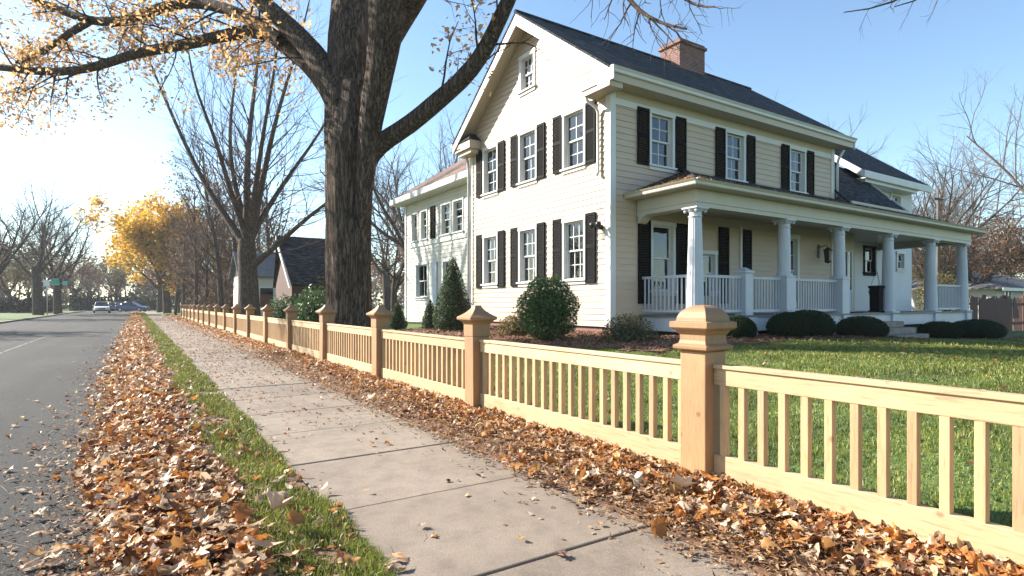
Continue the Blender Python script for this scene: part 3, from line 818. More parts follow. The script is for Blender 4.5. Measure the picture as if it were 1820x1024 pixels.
# ground floor of the porch wall
wh.append(window(W, 11.78, .78, 1.55, 3.28, 1, 1, shutter=.44, cur_low=True, sh_z=(1.2, 3.38)))
wh.append(window(W, 13.62, .62, 1.55, 2.6, 1, 1, shutter=0))
make_shutter(W, 14.08, 14.52, 1.2, 3.42); make_shutter(W, 15.2, 15.6, 1.2, 3.42)
m = HB_(); W.box(m, 15.06, 15.15, .0, .06, .92, 3.5); m.build('trim_board', M['white'], house)
wh.append(window(W, 17.6, .95, 1.25, 3.3, 2, 2, shutter=0, casing=.12))
SL = (9.85 - 6.9) / 4.01
def roofz(y): return 9.85 - abs(y - 14.26) * SL
def glim(z):
    h = (9.85 - .16 - z) / SL
    return (max(10.72, 14.26 - h), min(17.8, 14.26 + h))
m = HB_(); clap(m, G, 10.72, 17.8, .62, 9.7, gh, glim); m.build('wall', M['siding'], house)
m = HB_(); clap(m, W, 9.92, 20.3, .62, 6.2, wh); m.build('wall', M['siding'], house)
m = HB_(); m.box(10.25, 20.25, 17.72, 17.8, .6, 6.6); m.box(20.22, 20.30, 10.75, 17.7, .6, 7.0)
# far gable end
m.hexa([(20.24, 10.74, 7.0), (20.24, 17.78, 7.0), (20.24, 14.26, 9.55)], [(20.3, 10.74, 7.0), (20.3, 17.78, 7.0), (20.3, 14.26, 9.55)])
m.build('wall', M['siding'], house)
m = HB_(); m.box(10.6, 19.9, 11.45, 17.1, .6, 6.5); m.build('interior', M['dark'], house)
m = HB_(); m.box(9.96, 20.26, 10.76, 17.76, -.3, .61); m.build('foundation', M['brick'], house)
# corner boards, water table, frieze
m = HB_()
m.box(9.875, 10.06, 10.675, 10.72 - .0, .6, 6.56); m.box(9.875, 9.92, 10.721, 10.86, .6, 6.56)
m.box(20.14, 20.34, 10.675, 10.72, .92, 6.56); m.box(9.875, 9.92, 17.68, 17.85, .6, 6.6)
build_each(m, 'corner_board', M['white'], house, .004)
m = HB_(); m.box(10.062, 20.138, 10.685, 10.72, 6.2, 6.36); m.build('frieze_board', M['white'], house)
m = HB_(); m.box(9.9, 20.32, 10.69, 10.74, 6.362, 6.56); m.build('frieze_board', M['cream'], house)
# roof
m = HB_()
X0, X1 = 9.40, 20.78
for (ye, yr) in ((10.22, 14.26), (18.30, 14.26)):
    ze = roofz(ye)
    m.slab([(X0, ye, ze), (X1, ye, ze), (X1, yr, 9.85), (X0, yr, 9.85)] if ye < yr else [(X0, yr, 9.85), (X1, yr, 9.85), (X1, ye, ze), (X0, ye, ze)], .07)
roof = m.build('roof', M['shingle'], house)
m = HB_()
m.tube([(X0, 14.26, 9.86), (X1, 14.26, 9.86)], .06, 8); m.build('ridge_cap', M['shingle'], roof)
m = HB_()   # rake boards and soffits
for xx0, xx1 in ((9.42, 9.458), (20.722, 20.76)):
    for (ye, sg) in ((10.2, 1), (18.32, -1)):
        ze = roofz(ye)
        for (dz0, dz1, ext) in ((-.0, -.34, 0),):
            A = [(xx0, ye, ze - .073), (xx0, 14.26 - sg*.001, 9.85 - .073), (xx0, 14.26 - sg*.001, 9.85 - .40), (xx0, ye, ze - .36)]
            m.hexa(A, [(xx1, p[1], p[2]) for p in A])
build_each(m, 'rake_board', M['white'], house)
m = HB_()
for xa, xb in ((9.459, 9.93), (20.30, 20.72)):
    for ye in (10.25, 18.27):
        zt = roofz(ye) - .075; e = 14.26
        A = [(xa, ye, zt - .0), (xb, ye, zt), (xb, e, 9.85 - .075), (xa, e, 9.85 - .075)]
        m.slab(A, .16)
build_each(m, 'soffit', M['cream'], house)
m = HB_()   # eave soffit, fascia
m.box(9.46, 20.72, 10.26, 10.69, 6.56, 6.60); m.box(9.46, 20.72, 10.22, 10.258, 6.55, 6.83)
m.box(9.46, 20.72, 17.8, 18.24, 6.56, 6.60); m.box(9.46, 20.72, 18.245, 18.285, 6.55, 6.83)
build_each(m, 'soffit', M['cream'], house)
def gutter(name, x0, x1, y, zt, par=house, mat='white'):
    prof = [(0, -.13), (-.045, -.13), (-.06, -.11), (-.065, -.06), (-.10, -.02), (-.115, 0), (-.10, .004), (0, .004)]
    m = HB_(); m.hexa([(x0, y + a, zt + b) for a, b in prof], [(x1, y + a, zt + b) for a, b in prof])
    return m.build(name, M[mat], par)
gutter('gutter', 9.46, 20.74, 10.215, 6.86)
m = HB_(); m.box(9.42, 9.459, 10.08, 10.199, 6.52, 6.85); m.build('gutter_end', M['white'], house)
gutter('gutter', 9.40, 20.78, 18.40, 6.86)
# chimney
m = HB_(); m.box(16.1, 17.45, 13.85, 14.75, 9.2, 10.44); ch = m.build('chimney', M['brick'], house)
m = HB_(); m.box(16.04, 17.51, 13.79, 14.81, 10.441, 10.54); m.box(16.1, 17.45, 13.85, 14.75, 10.542, 10.62); m.build('chimney_cap', M['brick'], ch)
# eave returns on the gable
def eave_return(ya, yb, top_in):
    m = HB_(); yc = (ya + yb) / 2
    A = [(9.46, ya, 6.50), (9.90, ya, 6.50), (9.90, yb, 6.50), (9.46, yb, 6.50)]
    m.hexa(A, [(x, y, 6.78) for x, y, z in A]); m.box(9.55, 9.90, ya + .08, yb - .08, 6.36, 6.499)
    r = m.build('eave_return', M['cream'], house)
    m = HB_(); m.hexa([(9.42, ya - .03, 6.781), (9.9, ya - .03, 6.781), (9.9, yb + .03, 6.781), (9.42, yb + .03, 6.781)],
                      [(9.70, ya + top_in[0], 7.08), (9.9, ya + top_in[0], 7.08), (9.9, yb - top_in[1], 7.08), (9.70, yb - top_in[1], 7.08)])
    m.build('return_roof', M['shingle'], r)
eave_return(17.15, 18.24, (.35, .05))
m = HB_(); m.box(9.46, 9.9, 10.262, 11.25, 6.42, 6.558); r = m.build('eave_return', M['cream'], house)
m = HB_(); m.hexa([(9.43, 10.70, 6.561), (9.9, 10.70, 6.561), (9.9, 11.29, 6.561), (9.43, 11.29, 6.561)], [(9.78, 10.70, 6.74), (9.9, 10.70, 6.74), (9.9, 11.0, 6.74), (9.78, 11.0, 6.74)])
m.build('return_roof', M['lead'], r)
# downspouts
m = HB_(); m.tube([(9.50, 11.2, 6.42), (9.55, 11.17, 6.33), (9.78, 11.1, 6.18), (9.84, 11.09, 6.05), (9.84, 11.09, 5.0), (9.84, 11.09, 4.55), (9.80, 11.09, 4.45)], .04, 8); m.build('downspout', M['white'], house, True)
m = HB_(); m.tube([(9.72, 17.95, 6.45), (9.80, 17.9, 6.2), (9.84, 17.9, 5.9), (9.84, 17.9, .6)], .05, 8); m.build('downspout', M['white'], house, True)
m = HB_(); m.tube([(20.42, 10.4, 6.5), (20.40, 10.58, 6.2), (20.40, 10.62, 5.9), (20.40, 10.62, 4.9)], .045, 8); m.build('downspout', M['white'], house, True)
# floodlight on the gable corner
m = HB_(); m.box(9.82, 9.92, 10.99, 11.09 - .03, 3.08, 3.2); m.tube([(9.84, 11.0, 3.14), (9.72, 10.95, 3.18)], .02, 6); m.lathe(9.68, 10.9, [(.02, 0), (.07, .05), (.075, .12), (.03, .16)], 10, z0=3.1)
m.lathe(9.68, 11.13, [(.02, 0), (.07, .05), (.075, .12), (.03, .16)], 10, z0=3.1); m.tube([(9.84, 11.03, 3.14), (9.7, 11.13, 3.18)], .02, 6)
m.build('floodlight', M['iron'], house, True)

# ---- rear left wing
lh = []
lh.append((19.3, 24.8, 4.0, 5.3))
m = HB_()
wz0, wz1 = 4.0, 5.25
hl = []
for u, w_ in ((24.05, .55), (23.05, .55), (20.95, .75), (19.9, .75)): hl.append(window(WG, u, w_, 4.0, 5.2, 1, 2, shutter=0, casing=.08))
make_shutter(WG, 21.95, 22.35, 3.95, 5.3)
for u, w_ in ((23.3, 1.15), (20.7, 1.0)): hl.append(window(WG, u, w_, 1.5, 2.9, 2, 1, shutter=0, casing=.09))
clap(m, WG, 17.8, 25.1, .4, 5.75, hl); m.build('wall', M['siding_white'], house)
m = HB_(); m.box(10.54, 18, 25.02, 25.1, .3, 5.8); m.box(11.3, 17.5, 18.3, 24.6, .3, 5.6); m.build('wall', M['siding_white'], house)
m = HB_(); WG.box(m, 25.0, 25.15, 0, .05, .3, 5.72); WG.box(m, 18.9, 24.6, .0, .05, 3.72, 3.86); build_each(m, 'corner_board', M['white'], house)
m = HB_(); WG.box(m, 21.75, 22.3, .03, .07, 1.2, 2.95); m.build('shutter', simple('grey_shutter', (.55, .57, .6), .6, .15, 4), house)
ez = 5.98
m = HB_()
e0, e1, ye, rx, rzz = 9.95, 19.0, 25.65, 14.5, 5.98 + 4.55 * .72
ry = ye - 4.55
m.quad((e0, 17.8, ez), (e0, ye, ez), (rx, ry, rzz), (rx, 17.8, rzz)); m.quad((e0, ye, ez), (e1, ye, ez), (rx, ry, rzz)); m.quad((e1, ye, ez), (e1, 17.8, ez), (rx, 17.8, rzz), (rx, ry, rzz))
m.quad((e0, 17.8, ez - .01), (e0, ye, ez - .01), (e1, ye, ez - .01), (e1, 17.8, ez - .01))
m.build('roof', M['shingle_brown'], house)
m = HB_(); m.box(e0 - .03, e0, 17.85, ye + .03, ez - .22, ez + .02); m.box(e0, e1, ye, ye + .03, ez - .22, ez + .02); m.box(e0, 10.5, 17.85, ye, ez - .24, ez - .2)
build_each(m, 'fascia', M['white'], house)
# utility box low on the wall between wing and main block
m = HB_(); m.box(9.62, 9.86, 18.0, 18.5, .45, 1.25); m.build('meter_box', simple('grey_box', (.3, .31, .32), .5), house, bevel=.02)

# ---- rear block beyond the porch
m = HB_(); 
rbh = [window(RB, 27.85, .8, 4.9, 5.9, 1, 2, shutter=0, casing=.09), window(RB, 25.55, .8, 2.5, 3.5, 1, 1, shutter=0, trim='black', curtain=False), window(RB, 28.3, .6, 2.75, 3.4, 1, 1, shutter=0, curtain=False)]
class _: pass
def flat_wall(mb, wl, u0, u1, z0, z1, holes):
    us = sorted({u0, u1, *[h[0] for h in holes], *[h[1] for h in holes]}); zs = sorted({z0, z1, *[h[2] for h in holes], *[h[3] for h in holes]})
    for i in range(len(us)-1):
        for j in range(len(zs)-1):
            uc, zc = (us[i]+us[i+1])/2, (zs[j]+zs[j+1])/2
            if any(h[0] < uc < h[1] and h[2] < zc < h[3] for h in holes): continue
            mb.quad(wl.p(us[i], 0, zs[j]), wl.p(us[i+1], 0, zs[j]), wl.p(us[i+1], 0, zs[j+1]), wl.p(us[i], 0, zs[j+1]))
flat_wall(m, RB, 20.3, 29.4, .2, 6.3, rbh); m.box(29.36, 29.4, 12.01, 17, .2, 6.3)
m.hexa([(29.36, 12.02, 6.3), (29.36, 17, 6.3), (29.36, 14.5, 8.2)], [(29.4, 12.02, 6.3), (29.4, 17, 6.3), (29.4, 14.5, 8.2)])
m.build('wall', M['white_brick'], house)
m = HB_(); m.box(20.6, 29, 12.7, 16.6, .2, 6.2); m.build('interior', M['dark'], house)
m = HB_(); sl2 = .76
rz0 = 6.42; ry0 = 11.35; rr = 14.6; rtop = rz0 + (rr - ry0) * sl2
m.slab([(23.7, ry0, rz0), (29.75, ry0, rz0), (29.75, rr, rtop), (23.7, rr, rtop)], .09); m.slab([(23.7, rr, rtop), (29.75, rr, rtop), (29.75, 17.8, rz0), (23.7, 17.8, rz0)], .09)
m.build('roof', M['shingle'], house)
m = HB_()
for xa in (23.64, 29.752):
    A = [(xa, ry0, rz0 + .0), (xa, rr, rtop + .0), (xa, rr, rtop - .3), (xa, ry0, rz0 - .28)]; m.hexa(A, [(xa + .05, p[1], p[2]) for p in A])
build_each(m, 'rake_board', M['white'], house)
m = HB_(); m.box(23.9, 28.7, 11.3, 12.0, 6.12, 6.16); m.box(23.69, 29.7, 11.28, 11.345, 6.13, 6.40); m.box(24.0, 28.5, 11.42, 12.0, 6.0, 6.119); build_each(m, 'soffit', M['white'], house)
# lean-to roof in front of it
m = HB_()
A = [(20.32, 10.18, 4.70), (24.6, 10.18, 4.70), (24.6, 12.3, 6.72), (20.32, 12.3, 6.72)]; m.slab(A, .08)
m.build('roof', M['shingle'], house)
m = HB_(); m.box(20.36, 24.6, 10.10, 10.175, 4.46, 4.70); m.box(20.36, 24.55, 10.176, 10.6, 4.40, 4.44); build_each(m, 'fascia', M['cream'], house)
m = HB_(); A = [(24.605, 10.12, 4.70), (24.605, 12.0, 6.50), (24.605, 12.0, 6.22), (24.605, 10.12, 4.44)]; m.hexa(A, [(p[0] + .05, p[1], p[2]) for p in A]); build_each(m, 'rake_board', M['white'], house)
m = HB_(); m.box(20.4, 24.5, 10.62, 10.7, 4.0, 4.42); m.box(24.44, 24.5, 10.7, 12, 4.0, 5.3); m.build('wall', M['siding_white'], house)
# entry with the door
m = HB_(); m.box(20.3, 20.62, 10.70, 10.74, .9, 4.0); m.box(21.6, 21.75, 10.70, 12, .9, 4.0); m.box(20.63, 21.59, 10.70, 10.74, 3.1, 4.0); m.build('wall', M['siding'], house)
m = HB_(); m.box(20.66, 21.2, 10.72, 10.76, .92, 3.05)
for (a, b) in ((1.05, 1.7), (1.85, 2.9)): m.box(20.72, 21.14, 10.70, 10.718, a, b)
dr = m.build('door', M['black'], house)
m = HB_(); m.lathe(21.1, 10.66, [(.02, 0), (.035, .02), (.035, .05), (.02, .07)], 10, z0=1.85); m.build('handle', simple('brass', (.5, .36, .14), .3, .1, 3, 1), dr, True)
m = HB_(); m.box(21.2, 21.28, 10.69, 10.76, .92, 3.1); m.box(21.52, 21.6, 10.69, 10.76, .92, 3.1); m.box(20.62, 20.66, 10.69, 10.76, .92, 3.1); m.box(20.62, 21.6, 10.688, 10.76, 3.05, 3.1); m.box(21.28, 21.52, 10.70, 10.75, .92, 1.7); m.build('door_frame', M['porch_white'], house)
m = HB_(); m.box(21.28, 21.52, 10.72, 10.73, 1.7, 3.05); m.build('sidelight', M['glass'], house)

# ---- porch
PX0, PX1, PYF = 10.86, 26.55, 8.78
m = HB_(); m.box(PX0, PX1, PYF, 10.68, .86, .915); m.box(20.4, PX1, 10.7, 11.98, .86, .914); m.build('porch_floor', M['deck'], house)
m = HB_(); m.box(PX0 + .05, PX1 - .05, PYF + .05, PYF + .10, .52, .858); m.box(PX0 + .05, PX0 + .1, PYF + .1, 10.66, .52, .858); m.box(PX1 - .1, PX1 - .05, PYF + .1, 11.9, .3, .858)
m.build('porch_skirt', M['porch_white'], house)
m = HB_(); m.box(PX0 + .3, PX1 - .3, PYF + .45, 10.6, -.2, .85); m.build('porch_shade_block', M['dark'], house)  # solid dark block added to stand in for the shade under the deck
colx = [11.0, 14.6, 17.4, 20.4, 23.5, 26.2]
CY = 9.0
m = HB_()
for x in colx + [12.86]: m.box(x - .21, x + .21, PYF - .02, PYF + .40, -.2, .86)
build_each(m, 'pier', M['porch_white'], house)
for i, x in enumerate(colx):
    ped = i in (1, 2)
    zb = 1.95 if ped else .916
    m = HB_()
    rb, rt = (.165, .145) if ped else (.20, .145)
    prof = [(rb + .035, zb), (rb + .035, zb + .05), (rb + .01, zb + .07), (rb, zb + .09)] + [(rb + (rt - rb) * t ** 1.4, zb + .09 + (3.22 - zb - .09) * t) for t in np.linspace(0, 1, 8)[1:]]
    m.lathe(x, CY, prof, 40, flute=.035)
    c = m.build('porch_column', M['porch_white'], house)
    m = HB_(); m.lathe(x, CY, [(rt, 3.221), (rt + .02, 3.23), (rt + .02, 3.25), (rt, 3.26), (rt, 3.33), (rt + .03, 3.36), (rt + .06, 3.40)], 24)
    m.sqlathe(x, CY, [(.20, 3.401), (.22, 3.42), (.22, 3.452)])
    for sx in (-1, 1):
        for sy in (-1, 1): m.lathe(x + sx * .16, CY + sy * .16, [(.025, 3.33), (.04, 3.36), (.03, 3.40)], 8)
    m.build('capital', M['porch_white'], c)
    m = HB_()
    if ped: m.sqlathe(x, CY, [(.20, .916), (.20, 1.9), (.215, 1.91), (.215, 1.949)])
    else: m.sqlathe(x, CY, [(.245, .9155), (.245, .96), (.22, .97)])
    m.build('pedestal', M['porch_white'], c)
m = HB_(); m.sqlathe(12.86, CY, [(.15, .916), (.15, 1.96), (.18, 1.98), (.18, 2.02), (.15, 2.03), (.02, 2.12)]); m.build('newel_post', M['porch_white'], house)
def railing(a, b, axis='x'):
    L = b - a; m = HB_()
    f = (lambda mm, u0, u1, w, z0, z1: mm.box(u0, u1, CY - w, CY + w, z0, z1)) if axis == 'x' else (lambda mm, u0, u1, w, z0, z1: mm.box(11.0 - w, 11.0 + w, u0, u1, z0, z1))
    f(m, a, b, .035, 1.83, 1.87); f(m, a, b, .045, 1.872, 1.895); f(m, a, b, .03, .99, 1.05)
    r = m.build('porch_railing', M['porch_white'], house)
    k = max(3, int(L / .125))
    src = None
    for i in range(k):
        u = a + L * (i + .5) / k
        mm = HB_(); f(mm, u - .016, u + .016, .016, 1.048, 1.832); mm.build('baluster', M['porch_white'], r)
railing(9.2, 10.66, 'y'); railing(11.2, 12.71); railing(13.01, 14.4); railing(14.8, 17.2); railing(23.72, 26.0)
# beam
m = HB_()
m.box(10.80, 26.5, 8.82, 9.18, 3.453, 3.86); m.box(10.80, 11.16, 9.181, 10.68, 3.453, 3.86); m.box(26.14, 26.5, 9.181, 11.95, 3.453, 3.86)
m.box(10.775, 26.525, 8.795, 8.819, 3.56, 3.60); m.box(10.775, 10.799, 8.82, 10.66, 3.56, 3.60)
m.build('porch_beam', M['beam'], house)
m = HB_(); A = [(10.80, 10.66, 3.452), (10.80, 10.36, 3.452), (10.80, 10.5, 3.40), (10.80, 10.58, 3.3), (10.80, 10.66, 3.26)]; m.hexa(A, [(p[0] + .3, p[1], p[2]) for p in A]); m.build('bracket', M['beam'], house)
m = HB_(); m.box(11.17, 26.13, 9.19, 10.69, 3.70, 3.74); m.box(20.35, 26.13, 10.69, 11.98, 3.70, 3.735); m.build('porch_ceiling', M['cream'], house)
# porch roof
ex0, ey0, ezp, sp = 10.42, 8.52, 3.98, .40
wyp = HY - .004; rise = (wyp - ey0) * sp
m = HB_()
hx = ex0 + (wyp - ey0); exr = 26.9
zt_ = ezp + rise
m.slab([(ex0, ey0, ezp), (exr, ey0, ezp), (exr - (wyp - ey0), wyp, zt_), (hx, wyp, zt_)], .05)
m.slab([(ex0, wyp, ezp), (ex0, ey0, ezp), (hx, wyp, zt_)], .05)
m.slab([(exr, ey0, ezp), (exr, 11.99, ezp), (exr - (wyp - ey0), 11.99, zt_), (exr - (wyp - ey0), wyp, zt_)], .05)
m.slab([(20.35, wyp, zt_), (exr - (wyp - ey0), wyp, zt_), (exr - (wyp - ey0), 11.99, zt_ + .3), (20.35, 11.99, zt_ + .3)], .05)
pr = m.build('porch_roof', M['shingle'], house)
m = HB_(); m.tube([(ex0, ey0, ezp + .01), (hx, wyp, zt_ + .02)], .05, 8); m.build('ridge_cap', M['shingle'], pr)
m = HB_()
m.box(ex0 + .03, exr - .03, ey0 + .02, 8.80, 3.86, 3.885); m.box(ex0 + .03, 10.79, 8.801, wyp - .02, 3.861, 3.885); m.box(26.51, exr - .03, 8.801, 11.95, 3.861, 3.885)
m.box(ex0, exr, ey0, ey0 + .02, 3.85, 3.925); m.box(ex0, ex0 + .02, ey0 + .021, wyp - .02, 3.85, 3.925); m.box(exr - .02, exr, ey0 + .021, 11.9, 3.85, 3.925)
build_each(m, 'soffit', M['beam'], house)
gutter('gutter', ex0 - .05, exr + .05, ey0 - .002, 3.985, mat='beam')
prof = [(0, -.13), (-.045, -.13), (-.06, -.11), (-.065, -.06), (-.10, -.02), (-.115, 0), (-.10, .004), (0, .004)]
m = HB_(); m.hexa([(ex0 - .002 + a, ey0 - .05, 3.985 + b) for a, b in prof], [(ex0 - .002 + a, wyp - .03, 3.985 + b) for a, b in prof]); m.build('gutter', M['beam'], house)
n = 900; u = RNG.random(n); v = RNG.random(n) ** 2.2
side = RNG.random(n) < .45
lx = np.where(side, ex0 + .08 + v * 1.3, ex0 + .1 + u ** 2 * 9); ly = np.where(side, ey0 + u * 2.0, ey0 + .06 + v * .9)
zz_ = ezp + np.minimum(lx - ex0, ly - ey0) * sp + .02
V, F = scatter_leaves(np.stack([lx, ly, zz_], 1), RNG.uniform(.06, .11, n), .4, LOBED, RNG)
tag(np_mesh('roof_leaves', V, [F], M['litter']), 'orange fallen leaves lying on the porch roof corner', 'fallen leaves', kind='stuff')
# lanterns
for x in (19.35,):
    m = HB_(); m.box(x - .05, x + .05, 10.66, 10.70, 2.75, 3.2); m.tube([(x, 10.66, 3.1), (x + .0, 10.45, 3.16), (x, 10.38, 3.08)], .015, 6)
    m.sqlathe(x, 10.38, [(.02, 3.08), (.11, 2.98), (.09, 2.96), (.07, 2.62), (.09, 2.6), (.02, 2.55)]); m.build('lantern', M['iron'], house)
# steps
m = HB_()
for i in range(4): m.box(18.0, 20.0, 7.35 + i * .34, 8.74, -.1 if i == 0 else .12 + (i - 1) * .18 + .001, .12 + i * .18)
m.build('steps', M['stone'], house, bevel=.015)

# things standing on the porch
t = thing('doormat', 'dark doormat at the top of the porch steps', 'doormat', (18.9, 8.95, .916))
m = MB(); m.box(-.55, .55, -.16, .5, 0, .018); m.box(-.5, .5, -.11, .45, .019, .024); m.build('mat', M['iron'], t)
t = thing('flower_basket', 'dark hanging basket with dried flowers beside the front door', 'basket', (20.95, 9.6, 1.35))
m = MB(); m.lathe(0, 0, [(.12, 0), (.2, .1), (.24, .26), (.25, .28)], 16); m.build('pot', simple('dark_basket', (.04, .025, .02), .8), t, True)
m = MB()
for a in range(3): m.tube([(.23 * math.cos(a*2.1), .23 * math.sin(a*2.1), .27), (0, 0, 1.0)], .006, 4)
m.tube([(0, 0, 1.0), (0, 0, 2.35)], .006, 4); m.build('hanger', M['iron'], t)
P = RNG.normal(0, 1, (260, 3)); P /= np.linalg.norm(P, axis=1)[:, None]; P = P * RNG.uniform(.5, 1, (260, 1)) * np.array([.26, .26, .15]) + np.array([0, 0, .34])
V, F = scatter_leaves(P, RNG.uniform(.05, .1, 260), 1, PLAIN, RNG); np_mesh('flowers', V, [F], M['shrub_warm'], t)
t = thing('planter_stand', 'tall narrow black stand on the porch left of the fourth column', 'planter', (19.95, 9.15, .916))
m = MB(); m.sqlathe(0, 0, [(.15, 0), (.17, .03), (.17, .06), (.145, .08), (.145, .78), (.18, .80), (.18, .86)]); m.build('stand', M['black'], t, bevel=.01)
t = thing('wall_box', 'black letter box on the porch wall below the small window', 'letter box', (13.3, 10.65, 1.42))
m = MB(); m.box(-.16, .16, -.12, 0, 0, .3); m.hexa([(-.17, -.13, .30), (.17, -.13, .30), (.17, 0, .32), (-.17, 0, .32)], [(-.17, -.10, .36), (.17, -.10, .36), (.17, 0, .40), (-.17, 0, .40)]); m.build('box', M['black'], t)

# ------------------------------------------------------------------ shrubs
def shrub(name, label, cat, x, y, rx, ry, rz_, mat, n, leaf=.06, shape='ball', group=None, dens=.35, zoff=0):
    t = thing(name, label, cat, (x, y, zgf(x, y) + .02), 0, group)
    rng = np.random.default_rng(int(x * 91 + y * 37) % 10000)
    u = rng.normal(0, 1, (n, 3)); u /= np.linalg.norm(u, axis=1)[:, None]
    rad = 1 - dens * rng.random(n) ** 1.6 * 1.0
    lump = 1 + .06 * np.sin(u[:, 0] * 7 + x) * np.sin(u[:, 1] * 8 + y) + .05 * np.sin(u[:, 2] * 9) + rng.normal(0, .025, n)
    if shape == 'ball':
        P = u * (rad * lump)[:, None] * np.array([rx, ry, rz_]) + np.array([0, 0, rz_ * .92]); P = P[P[:, 2] > .02]
    elif shape == 'mound':
        P = u * (rad * lump)[:, None] * np.array([rx, ry, rz_ * 1.0]); P[:, 2] = np.abs(P[:, 2])
    elif shape == 'dome':
        P = u * (rad * (1 + rng.normal(0, .015, n) + .03 * np.sin(u[:, 0] * 6 + x) * np.sin(u[:, 1] * 5)))[:, None] * np.array([rx, ry, rz_ * .62]) + np.array([0, 0, rz_ * .40]); P = P[P[:, 2] > .0]
    else:  # cone
        h = rng.random(n) ** .75; h = 1 - (1 - h) ; zz = (1 - rng.random(n) ** .6)
        a = rng.uniform(0, 2*PI, n); prof = np.where(zz < .18, .82 + zz, (1 - (zz - .18) / .82) ** .8); rr_ = prof * rad * (1 + rng.normal(0, .03, n))
        P = np.stack([np.cos(a) * rr_ * rx, np.sin(a) * rr_ * ry, zz * rz_ + .03], 1)
    if shape != 'cone' and len(P):
        st_ = rng.random(len(P)) < .02; P[st_] *= 1 + rng.uniform(.03, .14, (st_.sum(), 1))
    V, F = scatter_leaves(P, rng.uniform(.6, 1.6, len(P)) * leaf, 1.1, QUADL + PLAIN[:2], rng)
    np_mesh('foliage', V, [F], mat, t)
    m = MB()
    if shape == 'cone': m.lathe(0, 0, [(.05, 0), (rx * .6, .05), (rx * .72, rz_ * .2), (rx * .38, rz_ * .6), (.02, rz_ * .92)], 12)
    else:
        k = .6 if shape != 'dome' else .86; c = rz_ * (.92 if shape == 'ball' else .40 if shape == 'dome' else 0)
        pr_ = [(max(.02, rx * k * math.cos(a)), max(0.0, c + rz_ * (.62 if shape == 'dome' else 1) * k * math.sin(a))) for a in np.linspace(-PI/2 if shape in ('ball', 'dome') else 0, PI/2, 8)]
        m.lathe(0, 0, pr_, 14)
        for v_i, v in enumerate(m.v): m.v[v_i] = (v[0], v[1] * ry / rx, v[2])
    m.build('filler_core', simple('dark_core', (.02, .022, .012), .95, .4, 12), t, True)  # dark filler core added inside the leaves to make the bush opaque
    if shape == 'ball':
        m2 = MB(); m2.tube([(0, 0, 0), (.02, 0, rz_ * .5)], .05, 6); m2.build('trunk', M['twig'], t)
    return t
shrub('conical_evergreen', 'tall clipped cone shaped evergreen at the left end of the gable wall', 'topiary', 8.25, 16.0, .66, .66, 2.25, M['conifer'], 9000, .055, 'cone')
shrub('conical_evergreen', 'small dark cone shaped evergreen left of the tall cone', 'topiary', 7.45, 18.6, .36, .36, .95, M['conifer'], 3000, .05, 'cone')
shrub('conical_evergreen', 'narrow small evergreen touching the left side of the tall cone', 'topiary', 8.15, 17.45, .30, .30, .95, M['conifer'], 2600, .05, 'cone')
shrub('round_shrub', 'big round glossy dark green shrub in front of the gable windows', 'shrub', 8.05, 10.8, .70, .70, .76, M['shrub'], 16000, .055, 'ball', dens=.45)
shrub('low_shrub', 'loose reddish and yellow green shrub left of the big round one', 'shrub', 8.6, 12.6, .75, .6, .62, M['shrub_warm'], 6500, .06, 'mound', dens=.8)
shrub('low_shrub', 'spreading olive brown shrub by the house corner', 'shrub', 8.9, 9.05, .62, .62, .58, M['shrub_dry'], 4500, .045, 'mound', dens=.6)
BX = [(1312, 11.3, 8.05, .36, .5, 'small dark clipped ball under the porch railing, behind the nearest post'), (0, 12.9, 7.85, .46, .6, 'dark clipped ball left of the tallest porch bush'),
      (0, 14.25, 8.15, .62, .68, 'tallest dark clipped bush of the row under the porch'), (0, 16.4, 7.9, .62, .58, 'dark clipped bush left of the porch steps'),
      (0, 21.7, 8.05, .60, .55, 'dark clipped bush right of the porch steps'), (0, 24.0, 7.85, .80, .64, 'last wide clipped bush at the right end of the porch')]
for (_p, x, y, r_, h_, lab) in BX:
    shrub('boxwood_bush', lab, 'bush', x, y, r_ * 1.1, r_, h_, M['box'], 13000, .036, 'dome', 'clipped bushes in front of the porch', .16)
shrub('green_shrub', 'bright green leafy shrub behind the fence left of the big trunk', 'shrub', 5.7, 22.3, 1.0, .9, 1.65, M['shrub'], 6000, .10, 'mound', 'leafy shrubs behind the fence', .8)
shrub('green_shrub', 'smaller bright green shrub behind the fence near the bare tree', 'shrub', 5.2, 25.2, .9, .8, 1.45, M['shrub'], 5000, .10, 'mound', 'leafy shrubs behind the fence', .8)
shrub('broad_evergreen', 'broad green bush at the far corner of the rear wing', 'shrub', 8.9, 30.5, 1.9, 1.7, 2.6, M['leaf_olive'], 6000, .13, 'mound', None, .8)
shrub('low_shrub', 'pale green low shrub at the foot of the rear wing corner', 'shrub', 8.6, 26.6, .9, .8, .7, M['shrub'], 2200, .09, 'mound', None, .8)

c = at(1672, 540, 38); shrub('broad_evergreen', 'olive green evergreen seen between the last two porch columns', 'shrub', c.x, c.y, 1.5, 1.4, 1.75, M['leaf_olive'], 6000, .13, 'ball', None, .6)
